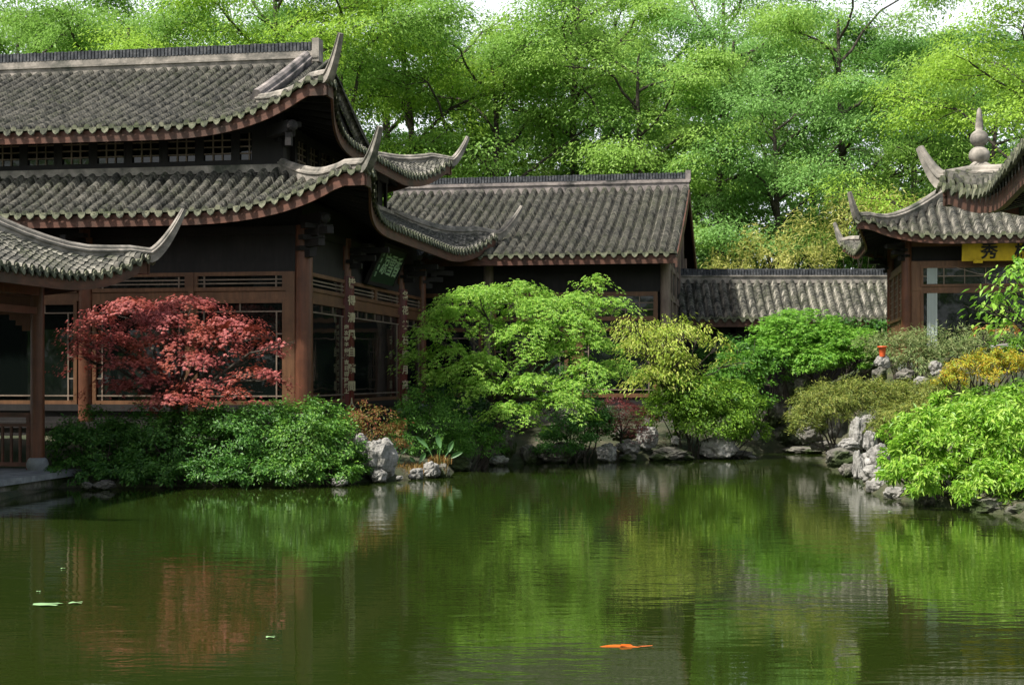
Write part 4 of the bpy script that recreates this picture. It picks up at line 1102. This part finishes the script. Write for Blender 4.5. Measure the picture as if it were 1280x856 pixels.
mb = MB(); mb.lathe((0,0,0), [(.08,-.2),(.09,-.12),(.11,.05),(.14,.06),(.145,.10),(.12,.105)], 14)
o = mb.build('pot', M['orange'], None, True); o.location = tuple(q); tag(o, 'small orange glazed pot on top of the white pitted rock', 'pot')
mb = MB(); mb.lathe((0,0,0), [(.11,.05),(.1,.075),(.0,.08)], 14); so_ = mb.build('soil', M['bark'], o)

# ---------------- plants on the point
def tuft(name, label, base, n, w, hgt, mat, width, cat, group=None, lean=.5):
    b = P(*base); mb = MB()
    for i in range(n):
        x, y = np.clip(rng.normal(0, w*.4), -w*.8, w*.8), rng.normal(0, w*.22); a = rng.uniform(0, 6.28); h = hgt*rng.uniform(.6,1.2); l = lean*rng.uniform(.2,1)*h
        d = np.array([math.cos(a), math.sin(a), 0]); s = np.array([-d[1], d[0], 0])*width
        p0 = np.array([x,y,0]); p1 = p0 + d*l*.3 + (0,0,h*.6); p2 = p0 + d*l + (0,0,h)
        mb.add([p0-s*.5, p0+s*.5, p1+s, p1-s, p2], [(0,1,2,3), (3,2,4)])
    o = mb.build(name, mat); o.location = tuple(b); return tag(o, label, cat, group)
tuft('straw_grass', 'clump of straw-coloured dry grass on the point between the pale boulders', (518,591,34.2), 380, .95, .24, L['straw'], .012, 'grass clump')
tuft('straw_grass', 'small tuft of orange dry grass at the right end of the point', (550,580,34.8), 110, .35, .22, L['straw'], .012, 'grass clump')
def bigleaf(label, base, leaves):
    b = P(*base); root = world_root('water_plant', b, label, 'plant', 'broad-leaved plants on the point')
    st = MB()
    for (dx, z, l, w, a, tl) in leaves:
        tip0 = np.array([dx, 0, z]); st.tube([(dx*.3,0,-.1),(dx*.7,0,z*.5),tip0], [.018,.014,.01], 6)
        d = np.array([math.sin(a)*.9, math.cos(a)*.15*tl, math.cos(a)]); s = np.cross(d, (0,1.,0)); s /= np.linalg.norm(s)
        n_ = 8; V = []; 
        for i in range(n_+1):
            t_ = i/n_; ww = w*math.sin(math.pi*min(1, t_*.92+.06))**.8; c = tip0 + d*l*t_ + np.array([0,-.12*l*t_*t_,-.15*l*t_*t_])
            V += [c - s*ww, c + np.array([0,.03,0]), c + s*ww]
        lf = MB(); lf.add(V, [(i*3+j, i*3+j+1, i*3+4+j, i*3+3+j) for i in range(n_) for j in range(2)]); lf.build('leaf', L['blade'], root, True)
    st.build('stem', L['blade'], root, True)
bigleaf('upright canna-like plant with one tall green leaf on the point', (494,580,34.6), [(0,.35,.42,.10,.05,1),(.15,.25,.45,.05,.7,1),(-.05,.1,.3,.06,-.5,1)])
bigleaf('broad-leaved plant with crossed narrow leaves in front of the low feathery shrub', (548,575,35.4), [(-.25,.3,.5,.05,-.75,1),(.05,.3,.42,.07,-.25,1),(.25,.2,.35,.06,.35,1),(.3,.05,.4,.05,1.0,1)])
bigleaf('short broad-leaved plant beside the straw grass', (525,582,35), [(0,.1,.3,.06,.5,1),(-.12,.05,.25,.05,-.6,1)])

# ================================================================== ground, water
POLY = [(-14,2.6),(-12.3,16),(-10.6,22),(-9.55,31.4),(-9.2,31.2),(-7.4,31.2),(-4.2,31.8),(-3.4,32.6),(-2.5,33.6),(-1.5,34.9),(-1.2,38.9),(0,39.6),(1.35,40.5),(3.1,40.8),(4.8,41.8),(6.2,42.4),(7.6,44.8),(9.3,46.6),(9.9,44.7),(8.9,38),(8.1,33.5),(7.3,29.5),(7.7,27),(8.6,24.6),(8.3,21.5),(6.6,17.7),(5.7,10),(5.6,2.6)]
PA = np.array(POLY); PB = np.roll(PA, -1, 0)
def sdist(X, Y):
    best = np.full(X.shape, 1e9); ins = np.zeros(X.shape, bool)
    for (ax, ay), (bx, by) in zip(PA, PB):
        dx, dy = bx-ax, by-ay; t_ = np.clip(((X-ax)*dx+(Y-ay)*dy)/(dx*dx+dy*dy), 0, 1)
        best = np.minimum(best, np.hypot(X-ax-t_*dx, Y-ay-t_*dy))
        c = (ay > Y) != (by > Y); ins ^= c & (X < (bx-ax)*(Y-ay)/((by-ay)+1e-12)+ax)
    return np.where(ins, -best, best)
xs = np.concatenate([[-400,-200,-100,-60,-40], np.arange(-28, 28.1, .4), [40,60,100,200,400]])
ys = np.concatenate([[-200,-60,-20,-8,-3], np.arange(0, 64.1, .4), [68,74,82,95,115,150,220,400,700]])
X, Y = np.meshgrid(xs, ys); D = sdist(X, Y)
land = .12 + np.clip(D, 0, 3)*.25
hill = 2.35*np.exp(-(((X-15)/5.8)**2 + ((Y-46.5)/6.8)**2)**1.5)
hill2 = 1.0*np.exp(-(((X-12.6)/2.2)**2+((Y-39.5)/2.6)**2))
back = np.clip(Y-60, 0, 60)*.07
Z = np.where(D > 0, land + (hill+hill2)*np.clip(D/1.5, 0, 1) + back, np.maximum(-1.6, D*1.1 - .05))
nz = np.array([[mn.noise(Vector((a*.7, b*.7, 3.1)))*.10 + mn.noise(Vector((a*2.1, b*2.1, 1.1)))*.04 for a in xs] for b in ys])
Z = Z + nz*np.where(D > .2, 1, .3)
inplat = ((X < -9.3) & (Y < 32.8) & (Y > 20)); Z = np.where(inplat & (D > 0), np.minimum(Z, .1), Z)
inplat2 = (X > 5.6) & (Y < 16.5); Z = np.where(inplat2, np.minimum(Z, .25), Z)
mb = MB(); ny, nx = X.shape; idx = np.arange(nx*ny).reshape(ny, nx)
mb.add(np.stack([X, Y, Z], -1).reshape(-1,3), np.stack([idx[:-1,:-1], idx[:-1,1:], idx[1:,1:], idx[1:,:-1]], -1).reshape(-1,4))
t = NT('ground_soil'); co = t.coord()
col = t.ramp(t.noise(co, 1.1, 7, .65), [(.35, (.02,.035,.010)), (.5, (.045,.05,.02)), (.68, (.10,.085,.055))])
t.l(col, t.b.inputs['Base Color']); t.b.inputs['Roughness'].default_value = .95; t.bump(t.noise(co, 6, 8, .7), .9, .06)
g = mb.build('ground', t.m, None, True); tag(g, kind='structure')

t = NT('pond_water'); co = t.coord()
t.b.inputs['Base Color'].default_value = (.016,.027,.004,1); t.b.inputs['Roughness'].default_value = .0; t.b.inputs['IOR'].default_value = 1.36
t.b.inputs['Specular IOR Level'].default_value = .75
a = t.noise(t.coord((1.1, 3.0, 1)), 1.0, 3, .5, .3); b = t.noise(t.coord((2.4, 9.0, 1)), 1.0, 3, .5, .2)
gust = t.ramp(t.noise(t.coord((.22,.16,1)), 1, 2, .5), [(.38, (.25,.25,.25)), (.62, (1,1,1))])
m1 = t.n('ShaderNodeMath', operation='MULTIPLY'); m1.inputs[1].default_value = .35; t.l(b, m1.inputs[0])
m2 = t.n('ShaderNodeMath', operation='ADD'); t.l(a, m2.inputs[0]); t.l(m1.outputs[0], m2.inputs[1])
m3 = t.n('ShaderNodeMath', operation='MULTIPLY'); t.l(m2.outputs[0], m3.inputs[0]); t.l(gust, m3.inputs[1])
t.bump(m3.outputs[0], 1.0, .0045)
mb = MB(); mb.add([(-40,2,0),(40,2,0),(40,50,0),(-40,50,0)], [(0,1,2,3)])
w = mb.build('water', t.m); tag(w, kind='structure')

# ---------------- koi, floating leaves
def koi(label, px, py, L_, ang):
    D0 = H_*F_/(py-470); c = P(px, py, D0); c[2] = 0
    root = world_root('koi', (c[0], c[1], -.01), label, 'fish'); root.rotation_euler = (0,0,ang)
    mb = MB(); pts = []; rr = []
    for i in range(15):
        u = i/14; pts.append((-L_/2 + L_*u*.86, .035*math.sin(u*4), -.012+.01*u)); rr.append(L_*.07*math.sin(math.pi*min(1,(u*.95+.04)))**.62*(1-.45*u)+.004)
    mb.tube(pts, rr, 14)
    b_ = mb.build('body', M['koi'], root, True); 
    x0 = pts[-1][0]; mb = MB(); mb.add([(x0-.06,0,.004),(x0+L_*.17,.06,.012),(x0+L_*.10,0,.004),(x0+L_*.17,-.07,.012),(x0-.06,.015,.014)], [(0,3,2),(0,2,1),(4,1,2),(4,2,3)])
    mb.build('tail', M['koi'], root)
    mb = MB(); mb.add([(-L_*.1,0,.02),(L_*.16,0,.02),(L_*.12,.01,.03),(-L_*.04,.01,.034)], [(0,1,2,3)]); mb.build('dorsal_fin', M['koi'], root)
    mb = MB()
    for s_ in (-1,1): mb.add([(-L_*.25,s_*.03,.004),(-L_*.1,s_*.05,.003),(-L_*.12,s_*.12,.002),(-L_*.2,s_*.10,.002)], [(0,1,2,3) if s_ > 0 else (3,2,1,0)])
    mb.build('side_fin', M['koi'], root)
M['koi'] = flat('koi_skin', (.50,.10,.008), .3)
koi('orange koi swimming at the surface in the lower middle of the pond', 780, 808, .50, .03)
M['lily'] = flat('floating_leaf', (.22,.36,.16), .5)
for (px, py, r, lab) in ((60,756,.10,'larger pale floating leaf in the lower left of the pond'),(95,754,.055,'smaller pale floating leaf right of the larger one'),(48,740,.018,'tiny yellow leaf floating above the pale leaves'),(79,711,.02,'single speck-like leaf floating below the platform'),
                         (1113,640,.03,'tiny pale leaf floating below the big glossy bush'),(338,797,.03,'tiny dark leaf floating in the lower left centre')):
    D0 = H_*F_/(py-470); c = P(px, py, D0); n = 12; mb = MB()
    V = [(0,0,.012)] + [(r*1.5*math.cos(a)*random.uniform(.7,1.15), r*math.sin(a)*random.uniform(.8,1.2), .008+.006*math.sin(3*a)) for a in np.linspace(.2, 6.1, n)]
    mb.add(V, [(0,i,i+1) for i in range(1,n)]); o = mb.build('floating_leaf', M['lily']); o.location = (c[0], c[1], .004); tag(o, lab, 'leaf', 'leaves floating on the pond')

# ================================================================== light, sky, camera
SE, SA = math.radians(55), math.radians(236)      # elevation; azimuth clockwise from +Y
sd = Vector((math.sin(SA)*math.cos(SE), math.cos(SA)*math.cos(SE), math.sin(SE)))
w = bpy.data.worlds.new('World'); scene.world = w; w.use_nodes = True
nt = w.node_tree; bg = nt.nodes['Background']; sky = nt.nodes.new('ShaderNodeTexSky'); sky.sky_type = 'NISHITA'; sky.sun_disc = False
sky.sun_elevation = SE; sky.sun_rotation = SA; sky.air_density = 1.0; sky.dust_density = 4.0; sky.ozone_density = 1
tc = nt.nodes.new('ShaderNodeTexCoord'); sx = nt.nodes.new('ShaderNodeSeparateXYZ'); nt.links.new(tc.outputs['Generated'], sx.inputs[0])
mr = nt.nodes.new('ShaderNodeMapRange'); mr.interpolation_type = 'SMOOTHSTEP'; mr.inputs['From Min'].default_value = .2; mr.inputs['From Max'].default_value = .6; mr.inputs['To Min'].default_value = .85; mr.inputs['To Max'].default_value = .0
nt.links.new(sx.outputs['Z'], mr.inputs['Value'])                 # pale summer haze low in the sky
mxr = nt.nodes.new('ShaderNodeMix'); mxr.data_type = 'RGBA'; I = {i.identifier: i for i in mxr.inputs}
nt.links.new(mr.outputs[0], I['Factor_Float']); nt.links.new(sky.outputs[0], I['A_Color']); I['B_Color'].default_value = (11,11.5,12,1)
nt.links.new({o.identifier: o for o in mxr.outputs}['Result_Color'], bg.inputs[0]); bg.inputs[1].default_value = .085
sl = bpy.data.lights.new('sun', 'SUN'); sl.energy = 4.6; sl.angle = math.radians(2.0); sl.color = (1,.965,.90)
so_ = bpy.data.objects.new('sun', sl); COL.objects.link(so_); so_.rotation_euler = (-sd).to_track_quat('-Z','Y').to_euler(); so_.location = (0,0,30)
cd = bpy.data.cameras.new('camera'); cam = bpy.data.objects.new('camera', cd); COL.objects.link(cam); scene.camera = cam
cam.location = (0,0,H_); cam.rotation_euler = (math.radians(90),0,0); cd.sensor_width = 36; cd.lens = F_/1280*36; cd.shift_y = 42/1280; cd.clip_end = 3000; cd.clip_start = .1
# design units to metres
for o in list(scene.objects):
    if o.parent is None:
        o.location = o.location*U
        if o.type in ('MESH','EMPTY'): o.scale = o.scale*U
scene.view_settings.view_transform = 'Standard'; scene.view_settings.look = 'None'; scene.view_settings.gamma = 1; scene.view_settings.exposure = .82
scene.render.engine = 'CYCLES'; scene.cycles.use_denoising = True; scene.cycles.max_bounces = 6; scene.cycles.transparent_max_bounces = 4
scene.cycles.diffuse_bounces = 3; scene.cycles.glossy_bounces = 3; scene.cycles.transmission_bounces = 3; scene.cycles.sample_clamp_indirect = 6
